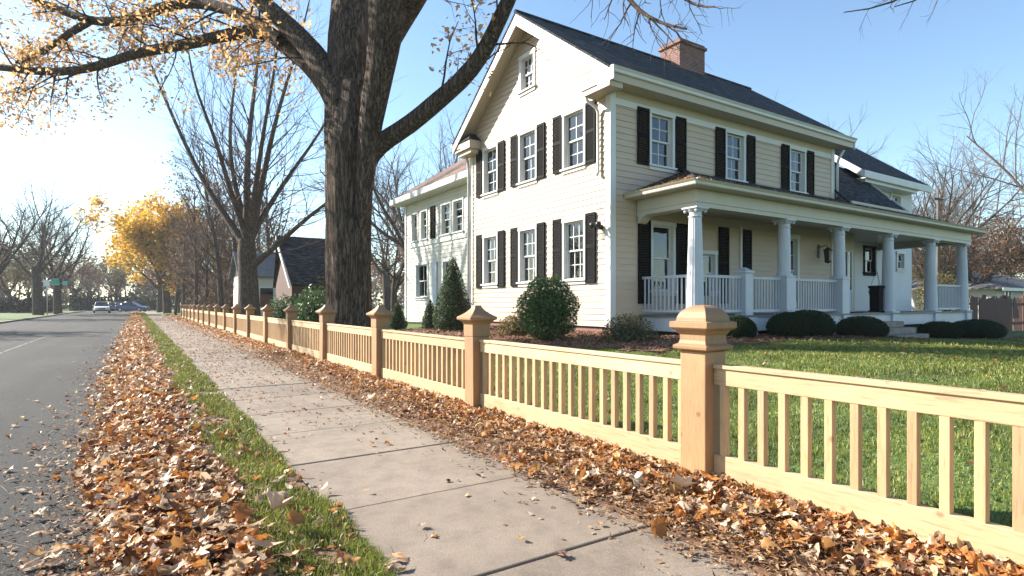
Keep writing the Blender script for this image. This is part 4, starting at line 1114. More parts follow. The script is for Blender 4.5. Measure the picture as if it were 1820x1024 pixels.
# ------------------------------------------------------------------ trees
def grow(rng, p, d, L, r, lev, out, cfg):
    n = cfg['seg'][lev]; pts = [p]; rad = [r]; d = d / np.linalg.norm(d)
    step = L / n
    for i in range(n):
        d = d + rng.normal(0, cfg['wob'][lev], 3) + np.array([0, 0, cfg['up'][lev]])
        d = d / np.linalg.norm(d); p = p + d * step; pts.append(p)
        rad.append(r * (1 - (1 - cfg['tip'][lev]) * (i + 1) / n))
    out.append((np.array(pts), np.array(rad), lev))
    if lev + 1 >= cfg['levels']: return
    k = cfg['kids'][lev]
    for c in range(k):
        t = cfg['from'][lev] + (1 - cfg['from'][lev]) * ((c + rng.random()) / k)
        idx = min(n - 1, int(t * n)); f = t * n - idx
        q = pts[idx] * (1 - f) + pts[idx + 1] * f; rr_ = (rad[idx] * (1 - f) + rad[idx + 1] * f)
        dd = pts[idx + 1] - pts[idx]; dd = dd / np.linalg.norm(dd)
        ax = np.cross(dd, rng.normal(0, 1, 3)); ax /= np.linalg.norm(ax) + 1e-9
        ang = cfg['ang'][lev] * rng.uniform(.7, 1.25)
        nd = dd * math.cos(ang) + ax * math.sin(ang)
        grow(rng, q, nd, L * cfg['len'][lev] * rng.uniform(.65, 1.15) * (1.15 - .45 * t), min(rr_ * .8, r * cfg['rad'][lev]), lev + 1, out, cfg)
SIDES = [12, 8, 5, 4, 3, 3]
def tree_from(name, label, cat, polys, loc, bark, twig, leaves=None, group=None, cut=2):
    t = thing(name, label, cat, loc, 0, group)
    a = [(P, R, SIDES[l]) for P, R, l in polys if l < cut]; b = [(P, R, SIDES[l]) for P, R, l in polys if l >= cut]
    tubes_mesh('trunk', a, bark, t)
    if b: tubes_mesh('crown', b, twig, t)
    if leaves: np_mesh('leaves', leaves[0], [leaves[1]], leaves[2], t)
    return t
def tip_leaves(polys, rng, levs, per, size, spread, mat, tem=None, keep=None):
    P = []
    for pts, r, l in polys:
        if l in levs:
            k = rng.poisson(per)
            if k:
                i = rng.integers(max(1, len(pts)//3), len(pts), k); P.append(pts[i] + rng.normal(0, spread, (k, 3)))
    P = np.concatenate(P)
    if keep is not None: P = P[keep(P)]
    V, F = scatter_leaves(P, rng.uniform(.6, 1.3, len(P)) * size, 1.2, tem or QUADL, rng)
    return V, F, mat
STREET = dict(levels=5, seg=[5, 9, 7, 5, 4], wob=[.03, .07, .10, .12, .14], up=[.05, .07, .07, .05, .03], tip=[.75, .25, .25, .3, .4],
              kids=[7, 10, 7, 5, 0], **{'from': [.55, .22, .2, .2, .2]}, ang=[.65, .65, .65, .7, .7], len=[2.2, .5, .5, .5, .5], rad=[.36, .34, .36, .42, .4])
SLIM = dict(levels=5, seg=[12, 7, 5, 4, 3], wob=[.04, .09, .12, .14, .14], up=[.04, .06, .05, .03, 0], tip=[.2, .2, .3, .4, .5],
            kids=[17, 8, 5, 4, 0], **{'from': [.22, .2, .2, .2, .2]}, ang=[.8, .7, .7, .7, .7], len=[.36, .5, .5, .5, .5], rad=[.32, .35, .4, .45, .45])
def proto(seed, cfg, H, r, **kw):
    rng = np.random.default_rng(seed); out = []
    grow(rng, np.array([0, 0, -.1]), np.array([0, 0, 1.0]), H, r, 0, out, cfg); return rng, out

# --- the second tree: bare, fan shaped, hand-placed main limbs
rng = np.random.default_rng(5)
D2 = 27.0; base2 = at(442, 540, D2); base2.z = zgf(base2.x, base2.y)
b2 = np.array(base2)
def limb_from_px(pts_px, d0, ddepth, origin):
    P = []
    for i, (px, py) in enumerate(pts_px):
        P.append(np.array(at(px, py, d0 + ddepth * i / max(1, len(pts_px)-1))) - origin)
    return np.array(P)
def resample(P, n):
    seg = np.linalg.norm(np.diff(P, axis=0), axis=1); s = np.concatenate([[0], np.cumsum(seg)])
    # Catmull-like smoothing through finer sampling
    u = np.linspace(0, s[-1], n); Q = np.stack([np.interp(u, s, P[:, k]) for k in range(3)], 1)
    for _ in range(2): Q[1:-1] = (Q[:-2] + 2 * Q[1:-1] + Q[2:]) / 4
    return Q
def side_shoots(out, P, R, lev, k, rng, cfg, L, f0=.25, bias=None):
    n = len(P)
    for c in range(k):
        t = f0 + (1 - f0) * (c + rng.random()) / k; i = min(n - 2, int(t * (n - 1)))
        d = P[i+1] - P[i]; d /= np.linalg.norm(d); ax = np.cross(d, rng.normal(0, 1, 3)); ax /= np.linalg.norm(ax)
        ang = rng.uniform(.45, .95); nd = d * math.cos(ang) + ax * math.sin(ang)
        if bias is not None: nd = nd + bias
        grow(rng, P[i], nd, L * rng.uniform(.6, 1.2) * (1.2 - .5 * t), R[i] * .5, lev, out, cfg)
out2 = []
tr = resample(np.array([[0, 0, -.1], [0, 0, .3], [.02, 0, 1.5], [-.05, 0, 2.9], [-.1, 0, 4.2]]), 10)
out2.append((tr, np.array([.66, .56, .50, .47, .45, .43, .42, .42, .40, .34]), 0))
LIMBS2 = [([(438, 440), (405, 390), (370, 340), (335, 270), (308, 210), (275, 135), (250, 60)], 3, .27), ([(440, 425), (412, 350), (390, 270), (372, 215), (345, 160), (330, 60)], -2, .24),
          ([(440, 420), (438, 330), (440, 270), (448, 190), (462, 90), (460, 0)], 1, .30), ([(445, 420), (466, 330), (480, 250), (505, 160), (535, 70), (550, 0)], -1, .27),
          ([(445, 425), (475, 370), (515, 310), (560, 250), (590, 200), (620, 130)], 2, .22), ([(440, 480), (470, 455), (515, 415), (560, 375), (610, 340), (650, 300)], -3, .26),
          ([(440, 405), (415, 330), (405, 240), (420, 130), (430, 20)], 4, .22), ([(442, 415), (455, 330), (470, 220), (490, 120), (500, 10)], -4, .24)]
cfg2 = dict(STREET); cfg2['kids'] = [0, 7, 6, 5, 0]; cfg2['rad'] = [.3, .3, .34, .4, .4]
for pl, dd, r in LIMBS2:
    P = resample(limb_from_px(pl, D2, dd, b2), 12); R = r * .74 * (1 - .86 * np.linspace(0, 1, 12) ** .65)
    out2.append((P, R, 1)); side_shoots(out2, P, R * .5, 2, 22, rng, cfg2, 3.5, .18)
tree_from('bare_tree', 'bare fan shaped tree behind the fence left of the big trunk', 'tree', out2, base2, M['bark_grey'], M['twig'])

# --- the big oak
rng = np.random.default_rng(21)
D1 = 13.5; base1 = at(622, 560, D1); base1.z = zgf(base1.x, base1.y); b1 = np.array(base1)
def pl(px, d0, dd, n=14): return resample(limb_from_px(px, d0, dd, b1), n)
big = []
def flare(P, R, k, seed):
    """trunk tube with ridged, uneven section"""
    V, F = tube_np(P, R, k); r2 = np.random.default_rng(seed); n = len(P); V = V.reshape(n, k, 3)
    a = np.arange(k) * 2 * PI / k
    lob = 1 + .035 * np.sin(a * 5 + 1)[None] + .03 * np.sin(a * 9 + np.linspace(0, 3, n)[:, None]) + r2.normal(0, .012, (n, k))
    V = P[:, None] + (V - P[:, None]) * lob[:, :, None]
    return V.reshape(-1, 3), F
t1 = thing('oak_tree', 'huge furrowed oak trunk with golden leaves behind the fence', 'tree', base1)
parts = []
P = pl([(622, 622), (622, 600), (621, 570), (620, 500), (620, 430), (621, 360), (624, 300), (628, 240), (632, 190), (634, 150)], D1, 0, 26)
R = np.interp(np.linspace(0, 1, 26), [0, .06, .15, .5, .62, .8, 1], [.72, .58, .51, .50, .53, .58, .36])
parts.append(flare(P, R, 28, 1))
P = pl([(617, 260), (615, 190), (618, 110), (622, 40), (625, -40), (615, -160), (600, -300), (600, -420)], D1, 1.5, 20); R = np.interp(np.linspace(0, 1, 20), [0, .3, 1], [.50, .47, .15]); parts.append(flare(P, R, 20, 2)); upL = (P, R)
P = pl([(640, 420), (648, 330), (655, 240), (668, 160), (685, 90), (690, 30), (690, -20), (705, -140), (730, -300), (740, -430)], D1 - .25, -1.5, 20); R = np.interp(np.linspace(0, 1, 20), [0, .12, .25, .42, .52, 1], [.14, .20, .26, .33, .42, .14]); parts.append(flare(P, R, 20, 3)); upR = (P, R)
P = pl([(672, 100), (700, 50), (735, 0), (790, -90), (850, -200), (900, -330)], D1 - .3, -2, 12); R = np.linspace(.30, .10, 12); parts.append(flare(P, R, 14, 4)); upRR = (P, R)
P = pl([(628, 330), (650, 285), (672, 256), (700, 240), (740, 214), (775, 180), (815, 150), (848, 112), (868, 80), (882, 45), (905, 0), (925, -50), (960, -130)], D1, -2.2, 24); R = np.interp(np.linspace(0, 1, 24), [0, .08, .14, .5, 1], [.18, .27, .22, .18, .11]); parts.append(flare(P, R, 14, 5)); limR = (P, R)
P = pl([(612, 190), (590, 150), (565, 100), (535, 70), (500, 35), (465, 5), (440, -20), (380, -90), (300, -160)], D1, 1.5, 18); R = np.interp(np.linspace(0, 1, 18), [0, .25, 1], [.36, .26, .10]); parts.append(flare(P, R, 14, 6)); limL = (P, R)
P = pl([(612, 215), (588, 160), (560, 125), (535, 100), (500, 72), (470, 52), (438, 54), (400, 64), (370, 70), (330, 80), (290, 86), (235, 95), (190, 115), (130, 128), (60, 128), (0, 118), (-90, 120)], D1, 4.5, 32); R = np.interp(np.linspace(0, 1, 32), [0, .3, 1], [.27, .16, .085]); parts.append(flare(P, R, 12, 7)); limB = (P, R)
P = pl([(500, 72), (470, 48), (440, 30), (400, 14), (360, 4), (325, 3), (295, 12), (250, 28), (205, 42), (160, 38), (110, 20), (70, 2), (20, -20), (-60, -40)], D1 + .7, 4.5, 28); R = np.interp(np.linspace(0, 1, 28), [0, .3, 1], [.15, .15, .08]); parts.append(flare(P, R, 12, 8)); limA = (P, R)
P = pl([(160, 38), (125, 58), (95, 80), (60, 100), (30, 112)], D1 + 3.6, 1, 10); R = np.linspace(.11, .06, 10); parts.append(flare(P, R, 8, 9)); limC = (P, R)
Vs, Fs, b = [], [], 0
for V, F in parts: Vs.append(V); Fs.append(F + b); b += len(V)
np_mesh('trunk', np.concatenate(Vs), [np.concatenate(Fs)], M['bark'], t1, True)
tw = []
cfgo = dict(levels=5, seg=[5, 8, 7, 5, 4], wob=[.05, .09, .13, .16, .18], up=[0, -.005, -.02, -.04, -.05], tip=[.7, .25, .25, .3, .4],
            kids=[0, 5, 4, 4, 0], **{'from': [.3, .25, .2, .2, .2]}, ang=[.7, .7, .75, .8, .8], len=[.6, .5, .5, .5, .5], rad=[.4, .4, .4, .45, .45])
for (P, R), k, L, f0 in ((limB, 34, 2.3, .2), (limA, 30, 2.2, .1), (limC, 8, 1.6, .2), (limL, 14, 2.2, .2), (limR, 9, 1.5, .35), (upL, 10, 2.2, .45), (upR, 10, 2.2, .45), (upRR, 9, 1.8, .3)):
    RR = np.minimum(R, .06); side_shoots(tw, P, RR, 2, k, rng, cfgo, L, f0)
# a long thin branch arching over towards the right
Pa = pl([(960, -130), (1000, -170), (1050, -120), (1085, -60), (1110, -10), (1140, 25), (1180, 45), (1220, 52)], D1 - 2.2, -3, 18); Ra = np.linspace(.10, .015, 18)
tw.append((Pa, Ra, 2)); side_shoots(tw, Pa, np.minimum(Ra, .035), 3, 16, rng, dict(cfgo, kids=[0, 5, 4, 5, 0]), 1.3, .4)
Pa = pl([(1000, -170), (1080, -110), (1160, -50), (1210, -5), (1245, 15), (1270, 12)], D1 - 3, -2.5, 16); Ra = np.linspace(.06, .012, 16)
tw.append((Pa, Ra, 2)); side_shoots(tw, Pa, np.minimum(Ra, .03), 3, 12, rng, dict(cfgo, kids=[0, 5, 4, 5, 0]), 1.1, .4)
tubes_mesh('crown', [(P, R, SIDES[l]) for P, R, l in tw], M['limb'], t1)
# leaves on the twigs, heavy over the road side, thin to the right
def okeep(P):
    w = P + b1; 
    d = w[:, 0] * sn + w[:, 1] * cs; r = w[:, 0] * cs - w[:, 1] * sn; px = 910 + 1026 * r / np.maximum(d, .5)
    pr_ = np.where(px < 560, 1.0, np.where(px < 880, .42, .0))
    return rng.random(len(P)) < pr_
lv = tip_leaves(tw, rng, (3, 4), 5.2, .165, .18, M['leaf_gold'], LOBED[:4] + PLAIN[:2], okeep)
np_mesh('leaves', lv[0], [lv[1]], lv[2], t1)

# --- branches hanging in at the top right: a tree in the yard, trunk just outside the view
rng = np.random.default_rng(9)
base3 = Vector((13.5, 1.6, zgf(13.5, 1.6))); b3 = np.array(base3); out3 = []
out3.append((resample(np.array([[0, 0, -.1], [0, 0, 3], [.1, .1, 6], [0, .3, 9], [-.2, .2, 12]]), 12), np.linspace(.35, .08, 12), 0))
def plb(px, d0, dd, n=14): return resample(np.concatenate([[[-.05, .2, 7.5]], limb_from_px(px, d0, dd, b3)]), n)
for pts in ([(1800, -330), (1700, -120), (1640, -20), (1600, 5), (1545, 20), (1500, 22)], [(1830, -280), (1700, -60), (1650, -5), (1625, 10), (1590, 12)]):
    P = plb(pts, 9.5, 0, 18); R = np.linspace(.08, .008, 18); out3.append((P, R, 1)); side_shoots(out3, P, np.minimum(R, .02), 3, 14, rng, dict(cfgo, kids=[0, 5, 4, 4, 0]), .8, .55)
for k in range(7):
    a = k * .9; d = np.array([math.cos(a), math.sin(a), .9]); 
    if d[0] < -.2: d[1] -= .6
    grow(rng, np.array([0, .2, 6.5 + .6 * k]), d, 4, .1, 1, out3, dict(STREET, kids=[0, 6, 4, 3, 0]))
tree_from('bare_tree', 'bare twigs hanging into the top right corner from a yard tree', 'tree', out3, base3, M['bark_grey'], M['twig'])

# --- background trees: a few kinds, copied
def far_tree(name, lab, cat, seed, cfg, H, r, bark, twig, lf=None):
    rng, out = proto(seed, cfg, H, r)
    lv = tip_leaves(out, rng, *lf) if lf else None
    return tree_from(name, lab, cat, out, (0, 0, 0), bark, twig, lv)
BARE = dict(STREET, kids=[9, 11, 7, 5, 0], rad=[.27, .34, .38, .42, .4], ang=[.85, .75, .7, .7, .7], up=[.05, .05, .05, .03, .02])
tA = far_tree('bare_tree', 'x', 'tree', 31, BARE, 5.0, .5, M['bark_grey'], M['twig_grey'])
tB = far_tree('bare_tree', 'x', 'tree', 32, dict(BARE, up=[.05, .05, .05, .03, .0]), 4.2, .42, M['bark_grey'], M['twig'])
tC = far_tree('slender_tree', 'x', 'tree', 33, SLIM, 11, .2, M['bark_grey'], M['twig'])
tD = far_tree('slender_tree', 'x', 'tree', 34, SLIM, 10, .17, M['bark_grey'], M['twig'], ((3, 4), .35, .22, .15, M['leaf_russet']))
YEL = dict(STREET, kids=[8, 9, 6, 3, 0], up=[.05, .03, .0, -.03, -.05])
tY = far_tree('yellow_maple', 'x', 'tree', 35, YEL, 4.0, .38, M['bark_grey'], M['twig'], ((3, 4), 9, .36, .3, M['leaf_yellow']))
tO = far_tree('leafy_tree', 'x', 'tree', 36, YEL, 4.0, .35, M['bark_grey'], M['twig'], ((3, 4), 3.0, .32, .28, M['leaf_olive']))
tR = far_tree('leafy_tree', 'x', 'tree', 37, YEL, 4.0, .35, M['bark_grey'], M['twig'], ((3, 4), 2.2, .30, .25, M['leaf_russet']))
used = set()
def put(src, x, y, rz, sc, label, group=None):
    loc = (x, y, zgf(x, y))
    if src.name not in used:
        used.add(src.name); src.location = loc; src.rotation_euler = (0, 0, rz); src.scale = (sc, sc, sc); tag(src, label, None, group); return src
    return dup(src, loc, rz, sc, label, group)
def put_px(src, px, d, rz, sc, label, group=None):
    p = at(px, 540, d); return put(src, p.x, p.y, rz, sc, label, group)
# left of the road
put_px(tA, 68, 62, .4, 1.05, 'dark bare tree with forked trunk left of the road by the street signs')
put_px(tB, 103, 68, 2.0, 1.1, 'dark bare tree behind the street signs, right of the pair')
put_px(tB, -12, 46, 4.1, .95, 'bare tree cut by the left edge of the photo')
put_px(tO, 18, 80, 1.0, .8, 'olive leafed tree behind the far left lawn')
put_px(tR, 135, 105, .3, .95, 'orange brown tree between the bare pair and the cars')
put_px(tO, 205, 120, 2.6, .9, 'olive and gold tree behind the parked cars')
put_px(tA, 160, 130, 3.1, .85, 'pale bare tree far off above the white car')
put_px(tO, 50, 110, 5.1, .9, 'dull green tree behind the two dark bare trunks')
put_px(tR, 95, 130, 1.7, .9, 'brown leafed tree far behind the street signs')
put(tR, -11.8, 37.5, 1.1, .72, 'brown leafed tree just outside the left edge shading the road')
# right of the road
put(tY, 3.4, 86, .9, 1.3, 'bright yellow maple leaning over the road end')
put(tY, 3.0, 100, 3.3, 1.2, 'second yellow maple just behind the bright one')
WOODG = 'slender trees in the brown wood behind the far fence'
k = 0; rr_ = random.Random(4)
for (px, d) in ((312, 62), (326, 52), (338, 70), (349, 47), (358, 60), (368, 44), (377, 53), (386, 68), (394, 41), (402, 49), (410, 60), (418, 45), (428, 55), (300, 80), (333, 90), (364, 84), (396, 76), (452, 52), (466, 60), (478, 46), (490, 62), (318, 72), (345, 78), (384, 90)):
    put_px((tC, tD)[k % 2], px, d, rr_.uniform(0, 6), rr_.uniform(.8, 1.1), 'slender bare tree with brown twigs in the wood behind the fence' if k % 2 == 0 else 'slender tree keeping russet leaves in the wood behind the fence', WOODG); k += 1
# behind the house and to the left of it
put_px(tR, 700, 46, 1.2, .8, 'bare brown tree between the big trunk and the rear wing')
put_px(tB, 690, 60, 2.2, 1.2, 'tall bare tree behind the rear wing, seen right of the oak trunk')
put_px(tA, 745, 38, .7, 1.0, 'bare tree crown rising over the brown wing roof')
put_px(tA, 1415, 52, .2, 1.28, 'bare tree top showing above the main roof right of the chimney')
put_px(tB, 1570, 46, 1.2, 1.15, 'bare tree behind the rear block, left of the pole')
put_px(tA, 1640, 55, 2.9, 1.2, 'wide bare tree behind the rear block roof')
put_px(tB, 1665, 44, 4.0, .75, 'bare tree seen between the last two porch columns')
put_px(tO, 1672, 50, .8, .55, 'green tree seen through the right end of the porch')
put_px(tR, 1735, 46, 2.0, .75, 'orange brown tree left of the grey bungalow roof')
put_px(tR, 1800, 62, 4.4, 1.0, 'russet tree rising behind the bungalow')
put_px(tA, 1960, 33, 5.0, 1.1, 'bare tree outside the right edge, its branches reaching in over the brown fence')
put_px(tR, 1775, 66, 3.6, .8, 'orange brown tree behind the right half of the bungalow')
put_px(tB, 1850, 60, 3.6, 1.1, 'bare tree behind the bungalow at the right edge')
put_px(tA, 1720, 70, 1.9, 1.2, 'pale bare tree far behind the bungalow')
put_px(tR, 1640, 80, .5, .9, 'distant brown tree behind the porch end')
# far wood closing the view
rng = np.random.default_rng(77); tv = []
for i in range(230):
    az = rng.uniform(-14, 82); D = rng.uniform(135, 210); x, y = D * math.sin(math.radians(az)), D * math.cos(math.radians(az))
    if -14 < x < 6: D *= 1.2; x, y = D * math.sin(math.radians(az)), D * math.cos(math.radians(az))
    h = rng.uniform(7, 13); P0 = np.array([x, y, -.2])
    grow(rng, P0, np.array([0, 0, 1.0]), h, .22, 0, tv, dict(SLIM, levels=3, kids=[12, 6, 0, 0, 0]))
lv = tip_leaves(tv, rng, (1, 2), 3.2, .9, .5, M['leaf_russet'])
o = tubes_mesh('far_wood', [(P, R * (1.6 if l else 1), (5, 3, 3)[l]) for P, R, l in tv], M['twig_grey'], None)
tag(o, 'distant brown autumn wood closing the view along the horizon', 'wood', kind='stuff')
np_mesh('leaves', lv[0], [lv[1]], lv[2], o)
n = 16000; az = np.radians(rng.uniform(-16, 84, n)); D = rng.uniform(150, 215, n)
P = np.stack([D * np.sin(az), D * np.cos(az), rng.random(n) ** 1.5 * (5 + 3 * np.sin(az * 23) + 2 * np.sin(az * 61))], 1)
V, F = scatter_leaves(P, rng.uniform(.7, 1.8, n), 1.3, QUADL, rng)
np_mesh('brush', V, [F], M['leaf_far'], o)
# undergrowth of the wood behind the fence
tv = []; rng = np.random.default_rng(78)
for i in range(420):
    px = rng.uniform(296, 470); d = rng.uniform(40, 75); p = np.array(at(px, 540, d)); 
    if p[0] < 4.6: continue
    p[2] = 0
    grow(rng, p, np.array([rng.normal(0, .3), rng.normal(0, .3), 1]), rng.uniform(1.5, 4), .03, 2, tv, dict(SLIM, levels=5, kids=[0, 0, 6, 4, 0]))
lv = tip_leaves(tv, rng, (3, 4), .5, .22, .15, M['leaf_russet'])
o = tubes_mesh('undergrowth', [(P, R * 1.4, 3) for P, R, l in tv], M['twig'], None)
tag(o, 'tangled brown brush under the wood behind the fence', 'brush', kind='stuff'); np_mesh('leaves', lv[0], [lv[1]], lv[2], o)
def hedge(name, lab, x0, x1, y0, y1, h, mat, n):
    rng = np.random.default_rng(n); t = thing(name, lab, 'hedge', ((x0+x1)/2, (y0+y1)/2, 0))
    P = rng.random((n, 3)) * np.array([x1-x0, y1-y0, h]) - np.array([(x1-x0)/2, (y1-y0)/2, 0]); P[:, 2] *= .75 + .25 * np.sin(P[:, 0] * .9) * np.sin(P[:, 1] * 1.1)
    V, F = scatter_leaves(P, rng.uniform(.25, .6, n), 1.2, QUADL, rng); np_mesh('foliage', V, [F], mat, t)
hedge('hedge', 'dark hedge behind the left lawn below the bare trees', -40, -9.5, 100, 103, 2.6, M['box'], 9000)
hedge('hedge', 'dark hedge at the road end behind the cars', -9.5, 6, 124, 127, 3.2, M['box'], 6000)

# ------------------------------------------------------------------ outbuilding behind the fence
p = at(540, 540, 31)
BO = (p.x, p.y, 0)
barn = thing('shed', 'small brown shed with steep dark roof behind the leafy shrubs', 'shed', BO)
bx0, bx1, by0, by1 = p.x - .9, p.x + 2.3, p.y - 1.3, p.y + 2.7
m = MB(BO); m.box(bx0, bx1, by0, by1, 0, 2.4); m.hexa([(bx0, by0, 2.4), (bx0, by1, 2.4), (bx0, (by0+by1)/2, 4.7)], [(bx1, by0, 2.4), (bx1, by1, 2.4), (bx1, (by0+by1)/2, 4.7)]); m.build('wall', simple('brown_wall', (.085, .042, .033), .8, .2, 3), barn)
m = MB(BO); ymid = (by0+by1)/2
m.slab([(bx0 - .1, by0 - .3, 2.2), (bx1 + .2, by0 - .3, 2.2), (bx1 + .2, ymid, 4.85), (bx0 - .35, ymid, 4.85)], .1); m.slab([(bx0 - .35, ymid, 4.85), (bx1 + .2, ymid, 4.85), (bx1 + .2, by1 + .3, 2.2), (bx0 - .1, by1 + .3, 2.2)], .1)
m.build('roof', M['shingle'], barn)
m = MB(BO); m.hexa([(bx0 - .16, by0 - .3, 2.0), (bx0 - .16, by0 - .05, 2.0), (bx0 - .40, ymid, 4.5), (bx0 - .40, ymid, 4.85)], [(bx0 - .11, by0 - .3, 2.0), (bx0 - .11, by0 - .05, 2.0), (bx0 - .35, ymid, 4.5), (bx0 - .35, ymid, 4.85)])
m.build('trim_board', M['white'], barn)
wo = at(480, 540, 37); WO = (wo.x, wo.y, 0)
wb = thing('cottage', 'white clapboard cottage half hidden behind the bare tree', 'cottage', WO)
class Wall2(Wall): pass
m = MB(WO); wl = Wall('W', wo.y); wl2 = Wall('G', wo.x - 1.6)
clap(m, wl, wo.x - 1.6, wo.x + 2.5, 0, 3.0, [(wo.x - .6, wo.x + .2, 1.0, 2.2)], lap=.2); clap(m, wl2, wo.y, wo.y + 4, 0, 3.0, [], lap=.2); m.build('wall', M['siding_white'], wb)
m = MB(WO); m.box(wo.x - .7, wo.x - .6, wo.y - .04, wo.y + .1, .9, 2.3); m.box(wo.x + .2, wo.x + .3, wo.y - .04, wo.y + .1, .9, 2.3); m.box(wo.x - .6, wo.x + .2, wo.y - .04, wo.y + .1, 2.2, 2.3); m.box(wo.x - .6, wo.x + .2, wo.y - .06, wo.y + .1, .9, 1.0); w_ = m.build('window', M['white'], wb)
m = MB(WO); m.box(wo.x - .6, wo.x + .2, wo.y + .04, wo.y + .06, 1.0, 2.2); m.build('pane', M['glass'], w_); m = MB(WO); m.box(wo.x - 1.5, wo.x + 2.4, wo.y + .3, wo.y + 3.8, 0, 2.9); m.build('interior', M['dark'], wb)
m = MB(WO); m.slab([(wo.x - 1.9, wo.y - .3, 2.95), (wo.x + 2.8, wo.y - .3, 2.95), (wo.x + 2.8, wo.y + 2, 4.6), (wo.x - 1.9, wo.y + 2, 4.6)], .1); m.slab([(wo.x - 1.9, wo.y + 2, 4.6), (wo.x + 2.8, wo.y + 2, 4.6), (wo.x + 2.8, wo.y + 4.3, 2.95), (wo.x - 1.9, wo.y + 4.3, 2.95)], .1)
m.hexa([(wo.x - 1.6, wo.y, 3.0), (wo.x - 1.6, wo.y + 4, 3.0), (wo.x - 1.6, wo.y + 2, 4.45)], [(wo.x - 1.55, wo.y, 3.0), (wo.x - 1.55, wo.y + 4, 3.0), (wo.x - 1.55, wo.y + 2, 4.45)])
m.build('roof', M['shingle_grey'], wb)

# ------------------------------------------------------------------ right side: bungalow, brown fence, pole
def put_bungalow():
    c = at(1790, 540, 46); O = (c.x, c.y, -.12)
    t = thing('bungalow', 'low pale bungalow with wide grey roof at the right edge', 'house', O)
    x0, x1, y0, y1 = c.x - 2.4, c.x + 15, c.y, c.y + 8
    m = MB(O); wl = Wall('W', y0); hs = [(x0 + 1.8 + 4.2 * i, x0 + 3.2 + 4.2 * i, 1.0, 2.2) for i in range(4)]
    flat_wall(m, wl, x0, x1, -.2, 2.5, hs); m.box(x0, x0 + .1, y0 + .01, y1, -.2, 2.5); m.build('wall', simple('pale_wall', (.55, .5, .46), .8, .1, 2), t)
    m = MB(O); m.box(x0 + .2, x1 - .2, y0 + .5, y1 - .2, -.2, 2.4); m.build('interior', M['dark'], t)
    for h in hs:
        m = MB(O)
        for (a, b, cc, d) in ((h[0]-.08, h[0], h[2], h[3]), (h[1], h[1]+.08, h[2], h[3]), (h[0]-.08, h[1]+.08, h[3], h[3]+.08), (h[0]-.1, h[1]+.1, h[2]-.08, h[2]), ((h[0]+h[1])/2-.03, (h[0]+h[1])/2+.03, h[2], h[3])): wl.box(m, a, b, -.06, .03, cc, d)
        w = m.build('window', M['white'], t); m = MB(O); wl.box(m, h[0], h[1], -.05, -.04, h[2], h[3]); m.build('pane', M['glass'], w)
    m = MB(O); ym = (y0 + y1) / 2
    A = [(x0 - .6, y0 - .6, 2.45), (x1 + .6, y0 - .6, 2.45), (x1 - 2.5, ym, 4.0), (x0 + 3.5, ym, 4.0)]; m.slab(A, .12)
    m.slab([(x0 - .6, y1 + .6, 2.45), (x0 - .6, y0 - .6, 2.45), (x0 + 3.5, ym, 4.0)], .12); m.slab([(x0 + 3.5, ym, 4.0), (x1 - 2.5, ym, 4.0), (x1 + .6, y1 + .6, 2.45), (x0 - .6, y1 + .6, 2.45)], .12)
    m.build('roof', M['shingle_grey'], t)
    m = MB(O); m.box(x0 - .62, x1 + .62, y0 - .66, y0 - .602, 2.2, 2.44); m.build('fascia', M['white'], t)
put_bungalow()
FO = (29.4, 10.0, -.1)
bf = thing('board_fence', 'tall brown slatted wood fence at the right edge behind the lawn', 'fence', FO)
m = MB(FO); x = 29.5; rr2 = random.Random(3)
while x < 42:
    if rr2.random() > .07: m.box(x, x + .085, 9.98, 10.01, -.15, 1.5 + rr2.uniform(-.1, .05))
    x += .115
m.build('slat_panel', M['brown_wood'], bf)
for z in (.25, 1.15):
    m = MB(FO); m.box(29.4, 42, 10.012, 10.06, z, z + .09); m.build('rail', M['brown_wood'], bf)
for i in range(6):
    m = MB(FO); m.box(29.42 + i * 2.4, 29.54 + i * 2.4, 10.062, 10.18, -.15, 1.6); m.build('post', M['brown_wood'], bf)
c = at(1667, 540, 40)
t = thing('utility_pole', 'thin utility pole standing beyond the right end of the house', 'pole', (c.x, c.y, -.1))
m = MB(); m.tube([(0, 0, 0), (0, 0, 5), (0, 0, 9.2)], [.11, .1, .08], 8); m.build('pole', M['twig_grey'], t, True)
m = MB(); m.box(-.7, .7, -.05, .05, 8.5, 8.62); m.build('crossarm', M['twig_grey'], t)
m = MB()
for off_, zz in ((-.6, 8.62), (.6, 8.62)):
    A = np.array([off_, 0, zz]); B = np.array([off_ + 40, -6, 8.2]); pts = [A + (B - A) * s + np.array([0, 0, -2.2 * s * (1 - s)]) for s in np.linspace(0, 1, 14)]; m.tube(pts, .018, 4, False)
m.build('wire', M['iron'], t)

# ------------------------------------------------------------------ street signs far left
c = at(84, 540, 56)
t = thing('street_sign', 'green and white street name signs on a pole before the dark bare trees', 'street sign', (c.x, c.y, 0), -.5)
m = MB(); m.tube([(0, 0, 0), (0, 0, 3.75)], .04, 8); m.build('pole', M['lead'], t, True)
m = MB(); m.tube([(-.1, 0, 3.2), (1.9, 0, 3.2)], .03, 6); m.build('arm', M['lead'], t, True)
for (x0, x1, z0, z1, cc, nm) in ((-.3, .25, 2.9, 3.5, (.7, .72, .75), 'sign_plate'), (.4, 1.15, 3.0, 3.65, (.02, .30, .20), 'sign_plate'), (1.45, 1.9, 3.0, 3.4, (.10, .45, .42), 'sign_plate')):
    m = MB(); m.box(x0, x1, -.075, -.045, z0, z1); o = m.build(nm, simple('sign_' + str(x0), cc, .4, .05), t, bevel=.01)
    m = MB(); m.box(x0 + .03, x1 - .03, -.08, -.0755, z0 + .03, z0 + .05); m.box(x0 + .03, x1 - .03, -.08, -.0755, z1 - .05, z1 - .03); m.build('sign_border', M['white'], o)

